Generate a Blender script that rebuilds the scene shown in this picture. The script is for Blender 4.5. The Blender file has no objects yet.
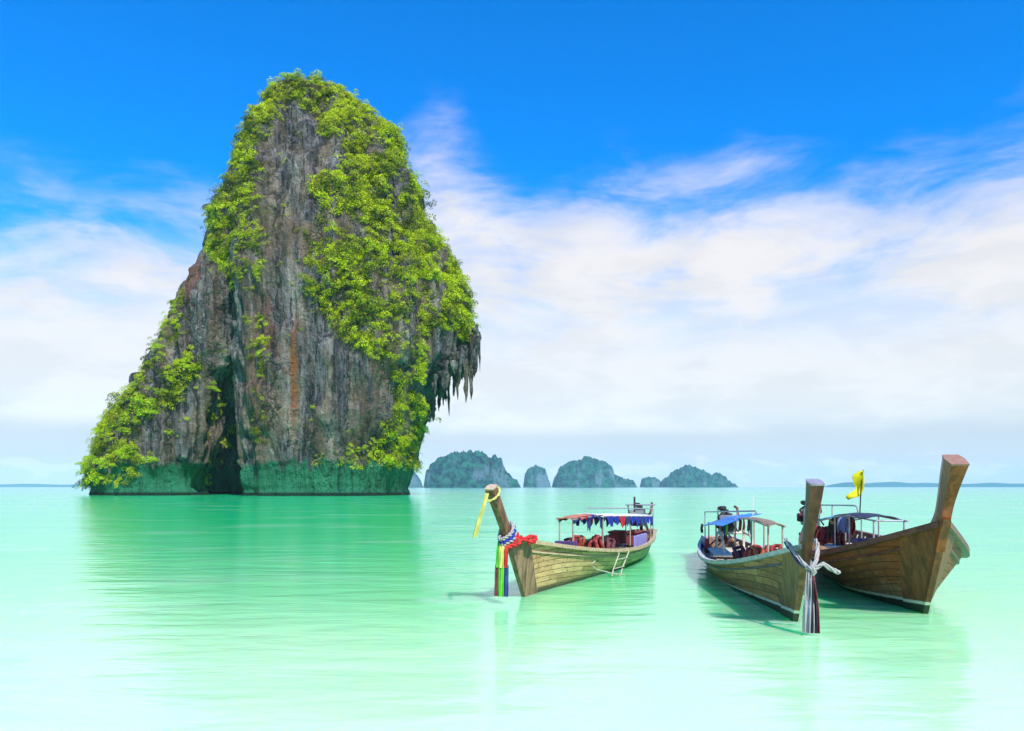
import bpy, math, random
import numpy as np
from mathutils import Vector, noise, Matrix
R = math.radians
random.seed(7); rng = np.random.default_rng(7)
S = bpy.context.scene
COL = S.collection

# ------------------------------------------------------------------ camera, sky, sun, exposure
F_PX, CAM_H, HOR = 750.0, 2.4, 487.0
cam = bpy.data.cameras.new('camera'); camo = bpy.data.objects.new('camera', cam); COL.objects.link(camo)
camo.location = (0, 0, CAM_H); camo.rotation_euler = (R(90), 0, 0)
cam.sensor_width = 36; cam.lens = F_PX / 1024 * 36
cam.shift_y = (HOR - 365.5) / 1024
cam.clip_start = 0.1; cam.clip_end = 60000
S.camera = camo
S.render.engine = 'CYCLES'
S.cycles.use_denoising = True
S.cycles.max_bounces = 8; S.cycles.diffuse_bounces = 3; S.cycles.glossy_bounces = 3
S.cycles.transmission_bounces = 4; S.cycles.transparent_max_bounces = 8; S.cycles.volume_bounces = 1
S.cycles.caustics_reflective = False; S.cycles.caustics_refractive = False
S.cycles.sample_clamp_indirect = 6
S.view_settings.view_transform = 'Standard'; S.view_settings.look = 'None'
S.view_settings.exposure = 0.39; S.view_settings.gamma = 1.0

SUN_EL, SUN_AZ = 46, 156          # azimuth clockwise from +Y (the view direction)
sl = bpy.data.lights.new('sun', 'SUN'); sl.energy = 5.0; sl.angle = R(0.5); sl.color = (1, .955, .88)
so = bpy.data.objects.new('sun', sl); COL.objects.link(so)
to_sun = Vector((math.sin(R(SUN_AZ))*math.cos(R(SUN_EL)), math.cos(R(SUN_AZ))*math.cos(R(SUN_EL)), math.sin(R(SUN_EL))))
so.rotation_euler = to_sun.to_track_quat('Z', 'Y').to_euler(); so.location = (60, -60, 200)

class NT:
    """tiny helper for node trees"""
    def __init__(s, tree): s.t = tree; s.n = tree.nodes; s.l = tree.links
    def __call__(s, kind, ins=None, **kw):
        n = s.n.new(kind)
        for k, v in kw.items(): setattr(n, k, v)
        for k, v in (ins or {}).items():
            i = n.inputs[k]
            if isinstance(v, bpy.types.NodeSocket): s.l.new(v, i)
            elif hasattr(v, 'outputs'): s.l.new(v.outputs[0], i)
            else: i.default_value = v
        return n
    def m(s, op, a, b=None, c=None, clamp=False):
        d = {0: a}
        if b is not None: d[1] = b
        if c is not None: d[2] = c
        return s('ShaderNodeMath', d, operation=op, use_clamp=clamp).outputs[0]
    def mix(s, f, a, b, blend='MIX'):
        n = s('ShaderNodeMix', data_type='RGBA', blend_type=blend, clamp_factor=True)
        for sock, v in ((n.inputs['Factor'], f), (n.inputs[6], a), (n.inputs[7], b)):
            if isinstance(v, bpy.types.NodeSocket): s.l.new(v, sock)
            else: sock.default_value = (tuple(v) + (1,))[:4] if isinstance(v, (tuple, list)) else v
        return n.outputs[2]
    def noise(s, vec, scale, detail=4, rough=.55, dist=0.0):
        n = s('ShaderNodeTexNoise', {'Vector': vec, 'Scale': scale, 'Detail': detail, 'Roughness': rough, 'Distortion': dist})
        return n.outputs[0]
    def ss(s, x, a, b):
        n = s('ShaderNodeMapRange', {'Value': x, 'From Min': a, 'From Max': b}, interpolation_type='SMOOTHSTEP', clamp=True)
        return n.outputs[0]
    def scale(s, vec, v):
        return s('ShaderNodeVectorMath', {0: vec, 1: v}, operation='MULTIPLY').outputs[0]
    def ramp(s, f, stops, interp='LINEAR'):
        n = s('ShaderNodeValToRGB', {'Fac': f}); cr = n.color_ramp; cr.interpolation = interp
        while len(cr.elements) < len(stops): cr.elements.new(0.5)
        for e, (p, c) in zip(cr.elements, stops): e.position = p; e.color = (tuple(c) + (1,))[:4]
        return n.outputs[0]

W = bpy.data.worlds.new('World'); S.world = W; W.use_nodes = True
W.node_tree.nodes.clear(); w = NT(W.node_tree)
SKY_STRENGTH = 0.10
sky = w('ShaderNodeTexSky', sky_type='NISHITA', sun_disc=False, sun_elevation=R(SUN_EL), sun_rotation=R(SUN_AZ),
        altitude=0, air_density=1.0, dust_density=0.3, ozone_density=3.0)
hs = w('ShaderNodeHueSaturation', {'Hue': 0.497, 'Saturation': 1.5, 'Value': 1.0, 'Color': sky.outputs[0]})
blue = w.mix(1.0, hs.outputs[0], (0.16, 1.62, 2.12), 'MULTIPLY')
tc = w('ShaderNodeTexCoord'); gen = tc.outputs['Generated']
sp = w('ShaderNodeSeparateXYZ', {0: gen})
X, Y, Z = sp.outputs
hor = w.m('SQRT', w.m('ADD', w.m('MULTIPLY', X, X), w.m('MULTIPLY', Y, Y)))
el = w.m('DIVIDE', Z, w.m('MAXIMUM', hor, .02))                 # tan(elevation)
az = w.m('ARCTAN2', X, Y)
# a cloud deck seen in perspective: coordinates on a plane overhead give the streaks their convergence
cv = w('ShaderNodeCombineXYZ', {0: az, 1: w.m('MULTIPLY', el, 1.7), 2: w.m('MULTIPLY', el, .6)}).outputs[0]
tilt = w('ShaderNodeMapping', {'Vector': cv, 'Rotation': (0, 0, R(-14)), 'Scale': (1, 1.45, 1)}).outputs[0]
n_big = w.noise(cv, 3.1, 2, .5)
n_mid = w.noise(tilt, 5.2, 9, .58, .35)
n_fine = w.noise(tilt, 17.0, 6, .55, .3)
lumps = w.noise(w.scale(cv, (1, 1.5, 1)), 8.0, 8, .56, .3)
def bump(c, wd, h):
    d = w.m('DIVIDE', w.m('SUBTRACT', az, c), wd)
    return w.m('MULTIPLY', h, w.m('POWER', 2.718, w.m('MULTIPLY', -1.0, w.m('MULTIPLY', d, d))))
top = w.m('ADD', .365, bump(-.09, .075, .115))
top = w.m('ADD', top, bump(.30, .10, .045))
top = w.m('ADD', top, bump(.11, .09, .05))
top = w.m('ADD', top, bump(.62, .13, .03))
top = w.m('ADD', top, bump(-.62, .14, -.035))
top = w.m('ADD', top, w.m('MULTIPLY', w.m('SUBTRACT', n_big, .5), .10))
top = w.m('ADD', top, w.m('MULTIPLY', w.m('SUBTRACT', n_mid, .5), .20))
edge = w.m('SUBTRACT', top, el)
dens = w.ss(edge, -.012, .13)
thin = w.m('MULTIPLY', w.ss(w.m('ADD', w.m('MULTIPLY', n_mid, .7), w.m('MULTIPLY', n_fine, .3)), .33, .62), w.ss(edge, -.05, .10))
low = w.ss(el, .30, .12)
cov = w.m('MAXIMUM', w.m('MULTIPLY', dens, .93), w.m('MULTIPLY', thin, .72))
cov = w.m('MULTIPLY', cov, w.m('SUBTRACT', 1.0, w.m('MULTIPLY', w.m('MULTIPLY', w.ss(n_mid, .58, .38), w.ss(el, .14, .26)), .30)))
cloudc = w.mix(w.ss(w.m('ADD', w.m('MULTIPLY', n_mid, .6), w.m('MULTIPLY', lumps, .4)), .40, .58), (5.7, 5.8, 6.15), (7.75, 7.45, 7.15))
cloudc = w.mix(w.ss(el, .03, .13), cloudc, w.mix(w.ss(lumps, .4, .6), (6.8, 6.5, 6.3), (7.5, 7.1, 6.8)))
col = w.mix(cov, blue, cloudc)
# pale blue air under the deck, with a far line of small cumulus in it
band = w.m('MULTIPLY', w.ss(el, .085, .055), w.ss(n_big, .25, .5))
col = w.mix(w.m('MULTIPLY', w.ss(el, .088, .06), .9), col, (5.0, 5.55, 6.15))
cum = w.noise(w('ShaderNodeCombineXYZ', {0: az, 1: w.m('MULTIPLY', el, 2.3), 2: 3.3}).outputs[0], 26, 5, .55)
cumm = w.m('MULTIPLY', w.ss(w.m('SUBTRACT', cum, w.m('MULTIPLY', w.m('ABSOLUTE', w.m('SUBTRACT', el, .022)), 9.0)), .40, .56), .62)
col = w.mix(cumm, col, (6.6, 6.7, 6.9))
bg = w('ShaderNodeBackground', {'Color': col, 'Strength': SKY_STRENGTH})
wo = w('ShaderNodeOutputWorld', {'Surface': bg.outputs[0]})

# ------------------------------------------------------------------ helpers
class MB:
    """collects shapes that become ONE mesh object"""
    def __init__(s): s.v = []; s.f = []; s.uv = {}
    def add(s, vs, fs):
        o = len(s.v); s.v += [tuple(p) for p in vs]; s.f += [tuple(i + o for i in f) for f in fs]
    def box(s, c, d, rot=None, taper=1.0, bev=0.0):
        hx, hy, hz = d[0]/2, d[1]/2, d[2]/2
        if bev <= 0:
            vs = [Vector((sx*hx*(taper if sz > 0 else 1), sy*hy*(taper if sz > 0 else 1), sz*hz)) for sz in (-1, 1) for sx, sy in ((-1,-1),(1,-1),(1,1),(-1,1))]
            fs = [(3,2,1,0),(4,5,6,7),(0,1,5,4),(1,2,6,5),(2,3,7,6),(3,0,4,7)]
        else:
            b = bev; vs = []
            rings = [(-hz, b), (-hz+b, 0), (hz-b, 0), (hz, b)]
            for z, i in rings:
                for sx, sy in ((-1,-1),(1,-1),(1,1),(-1,1)):
                    a, e = (hx-i), (hy-i)
                    c1, c2 = ((sx*(a-b), sy*e), (sx*a, sy*(e-b)))
                    if sx*sy > 0: vs += [Vector((c2[0], c2[1], z)), Vector((c1[0], c1[1], z))] if False else [Vector((c1[0], c1[1], z)), Vector((c2[0], c2[1], z))]
                    else: vs += [Vector((c1[0], c1[1], z)), Vector((c2[0], c2[1], z))]
            # order the eight corners of each ring by angle
            out = []
            for k in range(4):
                ring = vs[k*8:(k+1)*8]; ring.sort(key=lambda p: math.atan2(p.y/hy, p.x/hx)); out += ring
            vs = out; fs = [tuple(range(7, -1, -1)), tuple(range(24, 32))]
            for k in range(3):
                for j in range(8): fs.append((k*8+j, k*8+(j+1) % 8, (k+1)*8+(j+1) % 8, (k+1)*8+j))
        if rot is not None: vs = [rot @ p for p in vs]
        s.add([p + Vector(c) for p in vs], fs); return s
    def tube(s, pts, r, n=8, cap=True):
        pts = [Vector(p) for p in pts]; rs = r if isinstance(r, (list, tuple)) else [r]*len(pts)
        vs, fs = [], []
        up = Vector((0, 0, 1)); prev = None
        for i, p in enumerate(pts):
            t = (pts[min(i+1, len(pts)-1)] - pts[max(i-1, 0)]).normalized()
            a = prev if prev is not None else (up if abs(t.z) < .9 else Vector((1, 0, 0)))
            a = (a - t*a.dot(t)).normalized(); prev = a; b = t.cross(a)
            for k in range(n):
                th = 2*math.pi*k/n; vs.append(p + (a*math.cos(th) + b*math.sin(th))*rs[i])
        for i in range(len(pts)-1):
            for k in range(n): fs.append((i*n+k, i*n+(k+1) % n, (i+1)*n+(k+1) % n, (i+1)*n+k))
        if cap: fs += [tuple(range(n-1, -1, -1)), tuple(range((len(pts)-1)*n, len(pts)*n))]
        s.add(vs, fs); return s
    def sweep(s, pts, sect, closed=True):
        """sect: per point list of (offset vectors) already in world axes"""
        vs, fs = [], []; n = len(sect[0])
        for p, q in zip(pts, sect): vs += [Vector(p) + Vector(o) for o in q]
        for i in range(len(pts)-1):
            for k in range(n): fs.append((i*n+k, i*n+(k+1) % n, (i+1)*n+(k+1) % n, (i+1)*n+k))
        fs += [tuple(range(n-1, -1, -1)), tuple(range((len(pts)-1)*n, len(pts)*n))]
        s.add(vs, fs); return s
    def grid(s, P, nu, nv, flip=False):
        fs = []
        for i in range(nu-1):
            for j in range(nv-1):
                q = (i*nv+j, i*nv+j+1, (i+1)*nv+j+1, (i+1)*nv+j); fs.append(q[::-1] if flip else q)
        s.add(P, fs); return s
    def sheet(s, P, nu, nv, th):
        """a grid given a thickness along z/normal, for cloth"""
        P = [Vector(p) for p in P]; N = []
        for i in range(nu):
            for j in range(nv):
                a = P[min(i+1, nu-1)*nv+j] - P[max(i-1, 0)*nv+j]; b = P[i*nv+min(j+1, nv-1)] - P[i*nv+max(j-1, 0)]
                c = a.cross(b); N.append(c.normalized()*th/2 if c.length > 1e-9 else Vector((0, 0, th/2)))
        A = [p+n for p, n in zip(P, N)]; B = [p-n for p, n in zip(P, N)]
        o = len(A); fs = []
        for i in range(nu-1):
            for j in range(nv-1):
                q = (i*nv+j, (i+1)*nv+j, (i+1)*nv+j+1, i*nv+j+1); fs.append(q); fs.append(tuple(k+o for k in q[::-1]))
        rim = [i*nv for i in range(nu)] + [(nu-1)*nv+j for j in range(1, nv)] + [i*nv+nv-1 for i in range(nu-2, -1, -1)] + [j for j in range(nv-2, 0, -1)]
        for a, b in zip(rim, rim[1:]+rim[:1]): fs.append((b, a, a+o, b+o))
        s.add(A+B, fs); return s
    def build(s, name, mat, parent=None, smooth=False):
        me = bpy.data.meshes.new(name); me.from_pydata(s.v, [], s.f); me.validate(); me.update()
        if smooth: me.shade_smooth()
        me.materials.append(mat)
        o = bpy.data.objects.new(name, me); COL.objects.link(o)
        if parent is not None: o.parent = parent
        return o

def tag(o, label=None, cat=None, group=None, kind=None):
    if label: o['label'] = label
    if cat: o['category'] = cat
    if group: o['group'] = group
    if kind: o['kind'] = kind
    return o
def empty(name, loc=(0, 0, 0), rz=0.0):
    o = bpy.data.objects.new(name, None); COL.objects.link(o); o.location = loc; o.rotation_euler = (0, 0, rz)
    o.empty_display_size = .3; return o

def mat(name, color, rough=.6, spec=.5, metal=0.0, var=.18, vscale=6.0, bump=0.0, sss=0.0, trans=0.0):
    """painted / woven / metal surface with a little procedural wear"""
    M = bpy.data.materials.new(name); M.use_nodes = True; M.node_tree.nodes.clear(); t = NT(M.node_tree)
    o = t('ShaderNodeTexCoord').outputs['Object']
    n = t.noise(o, vscale, 5, .6)
    c = t.mix(t.ss(n, .3, .7), tuple(x*(1-var) for x in color), tuple(min(1, x*(1+var)) for x in color))
    b = t('ShaderNodeBsdfPrincipled', {'Base Color': c, 'Roughness': rough, 'Metallic': metal, 'Specular IOR Level': spec})
    if bump: t.l.new(t('ShaderNodeBump', {'Height': t.noise(o, vscale*5, 4, .6), 'Strength': bump, 'Distance': .02}).outputs[0], b.inputs['Normal'])
    sh = b.outputs[0]
    if trans:
        tl = t('ShaderNodeBsdfTranslucent', {'Color': c}); sh = t('ShaderNodeMixShader', {0: trans, 1: sh, 2: tl.outputs[0]}).outputs[0]
    t('ShaderNodeOutputMaterial', {'Surface': sh}); return M

# ------------------------------------------------------------------ water and haze
def make_water():
    M = bpy.data.materials.new('lagoon_water'); M.use_nodes = True; M.node_tree.nodes.clear(); t = NT(M.node_tree)
    P = t('ShaderNodeNewGeometry').outputs['Position']
    s = t('ShaderNodeSeparateXYZ', {0: P}); X, Y = s.outputs[0], s.outputs[1]
    wob = t.noise(t.scale(P, (.5, 1, 1)), .05, 3, .5)
    d = t.m('ADD', Y, t.m('MULTIPLY', t.m('SUBTRACT', wob, .5), 20.0))
    f = t.m('DIVIDE', t.m('LOGARITHM', t.m('MAXIMUM', d, 4.0), 10.0), 3.0)       # log10(Y)/3: 10 m .333, 100 m .667
    body = t.ramp(f, [(.24, (.53, .80, .49)), (.33, (.43, .78, .42)), (.40, (.23, .71, .31)), (.48, (.08, .66, .24)), (.58, (.002, .62, .19)), (.76, (.0, .58, .20)), (.97, (.008, .46, .34))])
    # sand patches and weed stains of the sea floor showing through
    patch = t.noise(t.scale(P, (.6, 1.3, 1)), .16, 4, .55, .6)
    body = t.mix(t.m('MULTIPLY', t.ss(patch, .52, .68), .22), body, (.60, .84, .68))
    body = t.mix(t.m('MULTIPLY', t.ss(patch, .46, .32), .25), body, (.10, .60, .33))
    # ripples: long low swell, wind ripple, fine chop
    w1 = t.noise(t.scale(P, (.55, 1.5, 1)), .8, 3, .5, .3)
    w2 = t.noise(t.scale(P, (.8, 1.9, 1)), 3.2, 4, .55, .4)
    w3 = t.noise(t.scale(P, (.25, 1.0, 1)), .10, 3, .5, .2)
    h = t.m('ADD', t.m('MULTIPLY', w1, .26), t.m('ADD', t.m('MULTIPLY', w2, .035), t.m('MULTIPLY', w3, .85)))
    bp = t('ShaderNodeBump', {'Height': h, 'Strength': 1.0, 'Distance': .17})
    b = t('ShaderNodeBsdfPrincipled', {'Base Color': body, 'Roughness': .12, 'IOR': 1.33, 'Specular IOR Level': .5, 'Normal': bp.outputs[0],
          'Subsurface Weight': 1.0, 'Subsurface Scale': 1.3, 'Subsurface Radius': (.08, 1.0, .45), 'Subsurface Anisotropy': .0})
    t('ShaderNodeOutputMaterial', {'Surface': b.outputs[0]})
    m = MB(); m.add([(-9000, -250, 0), (9000, -250, 0), (9000, 12000, 0), (-9000, 12000, 0)], [(0, 1, 2, 3)])
    o = m.build('water', M); tag(o, 'shallow turquoise sea reaching to the horizon', 'water', kind='structure')
make_water()

def make_haze():
    M = bpy.data.materials.new('sea_air'); M.use_nodes = True; M.node_tree.nodes.clear(); t = NT(M.node_tree)
    v = t('ShaderNodeVolumePrincipled', {'Color': (.50, .78, 1.0, 1), 'Density': .00005, 'Anisotropy': -0.3})
    t('ShaderNodeOutputMaterial', {'Volume': v.outputs[0]})
    m = MB(); m.box((0, 5850, 139), (18400, 12500, 280))
    o = m.build('haze', M); tag(o, 'pale blue sea haze in the distance', 'haze', kind='stuff')
make_haze()

# ------------------------------------------------------------------ far islands and hills
def forest_mat(name, dark, light, cliff):
    M = bpy.data.materials.new(name); M.use_nodes = True; M.node_tree.nodes.clear(); t = NT(M.node_tree)
    P = t('ShaderNodeTexCoord').outputs['Object']
    n = t.noise(P, .045, 7, .70); n2 = t.noise(t.scale(P, (1, 1, .45)), .014, 4, .55)
    c = t.mix(t.ss(n, .36, .64), dark, light)
    N = t('ShaderNodeNewGeometry').outputs['Normal']; nz = t('ShaderNodeSeparateXYZ', {0: N}).outputs[2]
    steep = t.m('MULTIPLY', t.ss(nz, .55, .2), t.ss(n2, .50, .60))
    c = t.mix(steep, c, t.mix(t.noise(t.scale(P, (1, 1, .3)), .2, 4), cliff, tuple(x*.4 for x in cliff)))
    bp = t('ShaderNodeBump', {'Height': n, 'Strength': 1.0, 'Distance': 16.0})
    b = t('ShaderNodeBsdfPrincipled', {'Base Color': c, 'Roughness': .9, 'Specular IOR Level': .1, 'Normal': bp.outputs[0]})
    t('ShaderNodeOutputMaterial', {'Surface': b.outputs[0]}); return M
FOREST_HAZED = forest_mat('hazed_jungle_canopy', (.001, .014, .036), (.020, .14, .095), (.14, .22, .27))  # blue of distance haze painted into the forest and cliff colours

def island(name, sil, dist, label, group=None, kind=None, depth=None, amp=.15, steep=3.5, cat='island', nx=170, ny=60):
    k = dist / F_PX
    xs = np.array([(p[0]-512)*k for p in sil]); zs = np.array([(HOR-p[1])*k + CAM_H for p in sil])
    x0, x1 = xs[0], xs[-1]; D = depth or (x1-x0)*.32
    cx = (x0+x1)/2; top = zs.max(); V = []
    for i in range(nx):
        x = x0 + (x1-x0)*i/(nx-1); h = max(float(np.interp(x, xs, zs)), 0)
        e = min(1, min(i, nx-1-i)/6)
        for j in range(ny):
            v = -1 + 2*j/(ny-1)
            q = max(0, 1-abs(v)**steep)
            # front slope leans out, with gullies
            nz = noise.fractal(Vector((x/(top*.45), v*2.2 + dist, 7.1)), .9, 2.1, 5)
            z = .94*h*(q**.7)*(1 + amp*1.8*nz*(1-q*.55)) + top*amp*(.55*noise.noise(Vector((x/(top*.13), v*5, dist))) + .50*noise.noise(Vector((x/(top*.06), v*11, dist))) + .5*(.35-abs(noise.noise(Vector((x/(top*.22), v*2.5, dist+5)))))) *e*min(1, q*4)
            y = dist + v*D*(.55 + .45*min(1, h/top)) + .06*D*noise.noise(Vector((x/(top*.3), v*3, 1.7)))
            V.append((x - cx, y - dist, z if 0 < j < ny-1 and 0 < i < nx-1 else -2))
    m = MB(); m.grid(V, nx, ny, flip=True)
    o = m.build(name, FOREST_HAZED, None, smooth=True); o.location = (cx, dist, 0)
    tag(o, label, cat, group, kind); return o
G = 'far limestone islands on the horizon'
island('karst_island', [(396,489),(399,474),(407,468),(414,471),(419,478),(423,488)], 3000, 'far blue green islet half hidden behind the foot of the big rock', G)
island('karst_island', [(425,488),(427,472),(434,462),(445,457),(457,453),(471,450),(484,453),(490,460),(495,456),(501,458),(504,468),(510,477),(517,483),(521,488)], 2600, 'largest and greenest far island, beside the big rock with a long low right slope', G)
island('karst_island', [(523,488),(525,474),(529,468),(537,466),(545,469),(548,478),(551,488)], 4000, 'small rounded far islet standing alone between the two larger islands', G)
island('karst_island', [(552,488),(554,480),(559,470),(569,461),(578,460),(587,457),(597,460),(606,463),(611,467),(613,476),(622,479),(632,482),(636,488)], 3700, 'dark blue hump-topped far island with a low tail, behind the left boat', G)
island('karst_island', [(640,488),(642,479),(648,477),(655,477),(660,481),(663,488)], 4400, 'tiny low far islet left of the ridge-shaped island', G)
island('karst_island', [(660,488),(664,480),(671,475),(679,468),(688,466),(697,468),(706,473),(711,476),(717,473),(722,475),(725,481),(732,484),(735,488)], 4200, 'ridge-shaped far island with a notched right end, rightmost of the far islands', G)
island('hills', [(830,488),(838,484),(848,482),(856,484),(862,488)], 9000, 'faint blue coast bump on the horizon behind the dark prow', None, 'structure', 500, .03, 2, 'hills', 60, 20)
island('hills', [(850,488),(866,483.5),(880,482),(893,481.5),(905,483),(925,482.5),(950,484),(975,483.5),(990,482.5),(1010,483.5),(1040,483),(1080,484),(1120,488)], 10500, 'faint blue line of low coast hills on the right horizon', None, 'structure', 600, .03, 2, 'hills', 140, 20)
island('hills', [(-90,488),(-40,483),(0,484.5),(30,483.5),(60,484.5),(90,484),(110,488)], 10500, 'faint blue line of low coast hills left of the big rock', None, 'structure', 600, .03, 2, 'hills', 80, 20)

# ------------------------------------------------------------------ the big karst rock
ROCK_Y = 226.0; KR = ROCK_Y / F_PX
def wx(px): return (px-512)*KR
def wz(py): return CAM_H + (HOR-py)*KR
def rock_mat():
    M = bpy.data.materials.new('limestone'); M.use_nodes = True; M.node_tree.nodes.clear(); t = NT(M.node_tree)
    P = t('ShaderNodeTexCoord').outputs['Object']
    s = t('ShaderNodeSeparateXYZ', {0: P}); X, Y, Z = s.outputs
    streak = t.noise(t.scale(P, (1, 1, .10)), .34, 7, .68, .4)
    streak2 = t.noise(t.scale(P, (1, 1, .06)), 1.0, 6, .65, .3)
    blotch = t.noise(P, .085, 5, .6)
    grain = t.noise(P, 1.3, 6, .72)
    c = t.ramp(streak, [(.30, (.012, .013, .017)), (.42, (.075, .077, .086)), (.53, (.175, .172, .175)), (.64, (.32, .31, .29)), (.76, (.50, .48, .42))])
    c = t.mix(t.m('MULTIPLY', t.ss(streak2, .49, .60), .85), c, (.012, .013, .018))
    c = t.mix(t.m('MULTIPLY', t.ss(grain, .54, .74), .45), c, (.42, .40, .34))
    c = t.mix(t.m('MULTIPLY', t.ss(grain, .47, .30), .7), c, (.012, .013, .017))
    c = t.mix(t.m('MULTIPLY', t.ss(t.noise(t.scale(P, (1, 1, .2)), .16, 5, .6), .44, .62), .65), c, t.mix(streak, (.055, .035, .02), (.44, .32, .19)))
    # iron stains: a broad rusty field and narrow streaks on the lower face, one patch on the left shoulder
    def blob(px, py, rx, rz):
        a = t.m('DIVIDE', t.m('SUBTRACT', X, wx(px)), rx); b = t.m('DIVIDE', t.m('SUBTRACT', Z, wz(py)), rz)
        return t.ss(t.m('SQRT', t.m('ADD', t.m('MULTIPLY', a, a), t.m('MULTIPLY', b, b))), 1.0, .35)
    rust = t.m('MULTIPLY', blob(288, 380, 12, 26), t.ss(t.noise(t.scale(P, (1, 1, .16)), .42, 5, .6), .44, .60))
    c = t.mix(t.m('MULTIPLY', rust, .7), c, (.20, .10, .055))
    c = t.mix(t.m('MULTIPLY', t.m('MULTIPLY', blob(319, 385, 1.5, 21), t.ss(streak2, .36, .52)), .8), c, (.28, .095, .025))
    c = t.mix(t.m('MULTIPLY', t.m('MULTIPLY', blob(292, 330, 1.5, 9), t.ss(streak2, .36, .52)), .6), c, (.24, .09, .035))
    c = t.mix(t.m('MULTIPLY', t.m('MULTIPLY', blob(203, 290, 4.5, 14), t.ss(grain, .36, .56)), .8), c, (.20, .08, .05))
    # pale flowstone by the cleft
    c = t.mix(t.m('MULTIPLY', t.m('MULTIPLY', blob(242, 415, 4.6, 28), t.ss(streak2, .62, .46)), .75), c, (.34, .34, .26))
    crk = t('ShaderNodeTexVoronoi', {'Vector': t.scale(t('ShaderNodeVectorMath', {0: P, 1: t.scale(t('ShaderNodeTexNoise', {'Vector': P, 'Scale': .35, 'Detail': 4.0}).outputs[1], (6, 6, 6))}, operation='ADD').outputs[0], (1, 1, .075)), 'Scale': .13}, feature='DISTANCE_TO_EDGE').outputs[0]
    c = t.mix(t.m('MULTIPLY', t.m('MULTIPLY', t.ss(crk, .06, .0), t.ss(blotch, .42, .60)), .85), c, (.010, .011, .014))
    pale = t.noise(t.scale(P, (1, 1, .3)), .13, 6, .65)
    c = t.mix(t.m('MULTIPLY', t.m('MULTIPLY', t.ss(pale, .56, .68), t.ss(grain, .40, .56)), .65), c, (.46, .44, .39))
    # lichen
    c = t.mix(t.m('MULTIPLY', t.ss(blotch, .54, .70), .35), c, (.06, .075, .03))
    # tide zone: algae on the undercut band, with green water reflection painted in
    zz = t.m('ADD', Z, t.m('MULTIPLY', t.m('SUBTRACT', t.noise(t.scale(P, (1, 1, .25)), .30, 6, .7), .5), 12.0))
    alg_refl = t.mix(t.ss(t.m('MULTIPLY_ADD', blotch, .5, t.m('MULTIPLY', streak2, .6)), .40, .62), (.004, .050, .028), (.028, .23, .12))
    c = t.mix(t.m('MULTIPLY', t.ss(zz, 10.0, 7.6), .95), c, alg_refl)
    c = t.mix(t.m('MULTIPLY', t.ss(Z, 1.3, .5), .9), c, (.004, .012, .010))
    h = t.m('ADD', t.m('ADD', t.m('MULTIPLY', streak, 1.2), t.m('MULTIPLY', t.ss(crk, .0, .12), .35)), t.m('ADD', t.m('MULTIPLY', streak2, .5), t.m('MULTIPLY', grain, .55)))
    bp = t('ShaderNodeBump', {'Height': h, 'Strength': 1.0, 'Distance': 2.6})
    b = t('ShaderNodeBsdfPrincipled', {'Base Color': c, 'Roughness': .92, 'Specular IOR Level': .2, 'Normal': bp.outputs[0]})
    t('ShaderNodeOutputMaterial', {'Surface': b.outputs[0]}); return M
ROCK = rock_mat()

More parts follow.
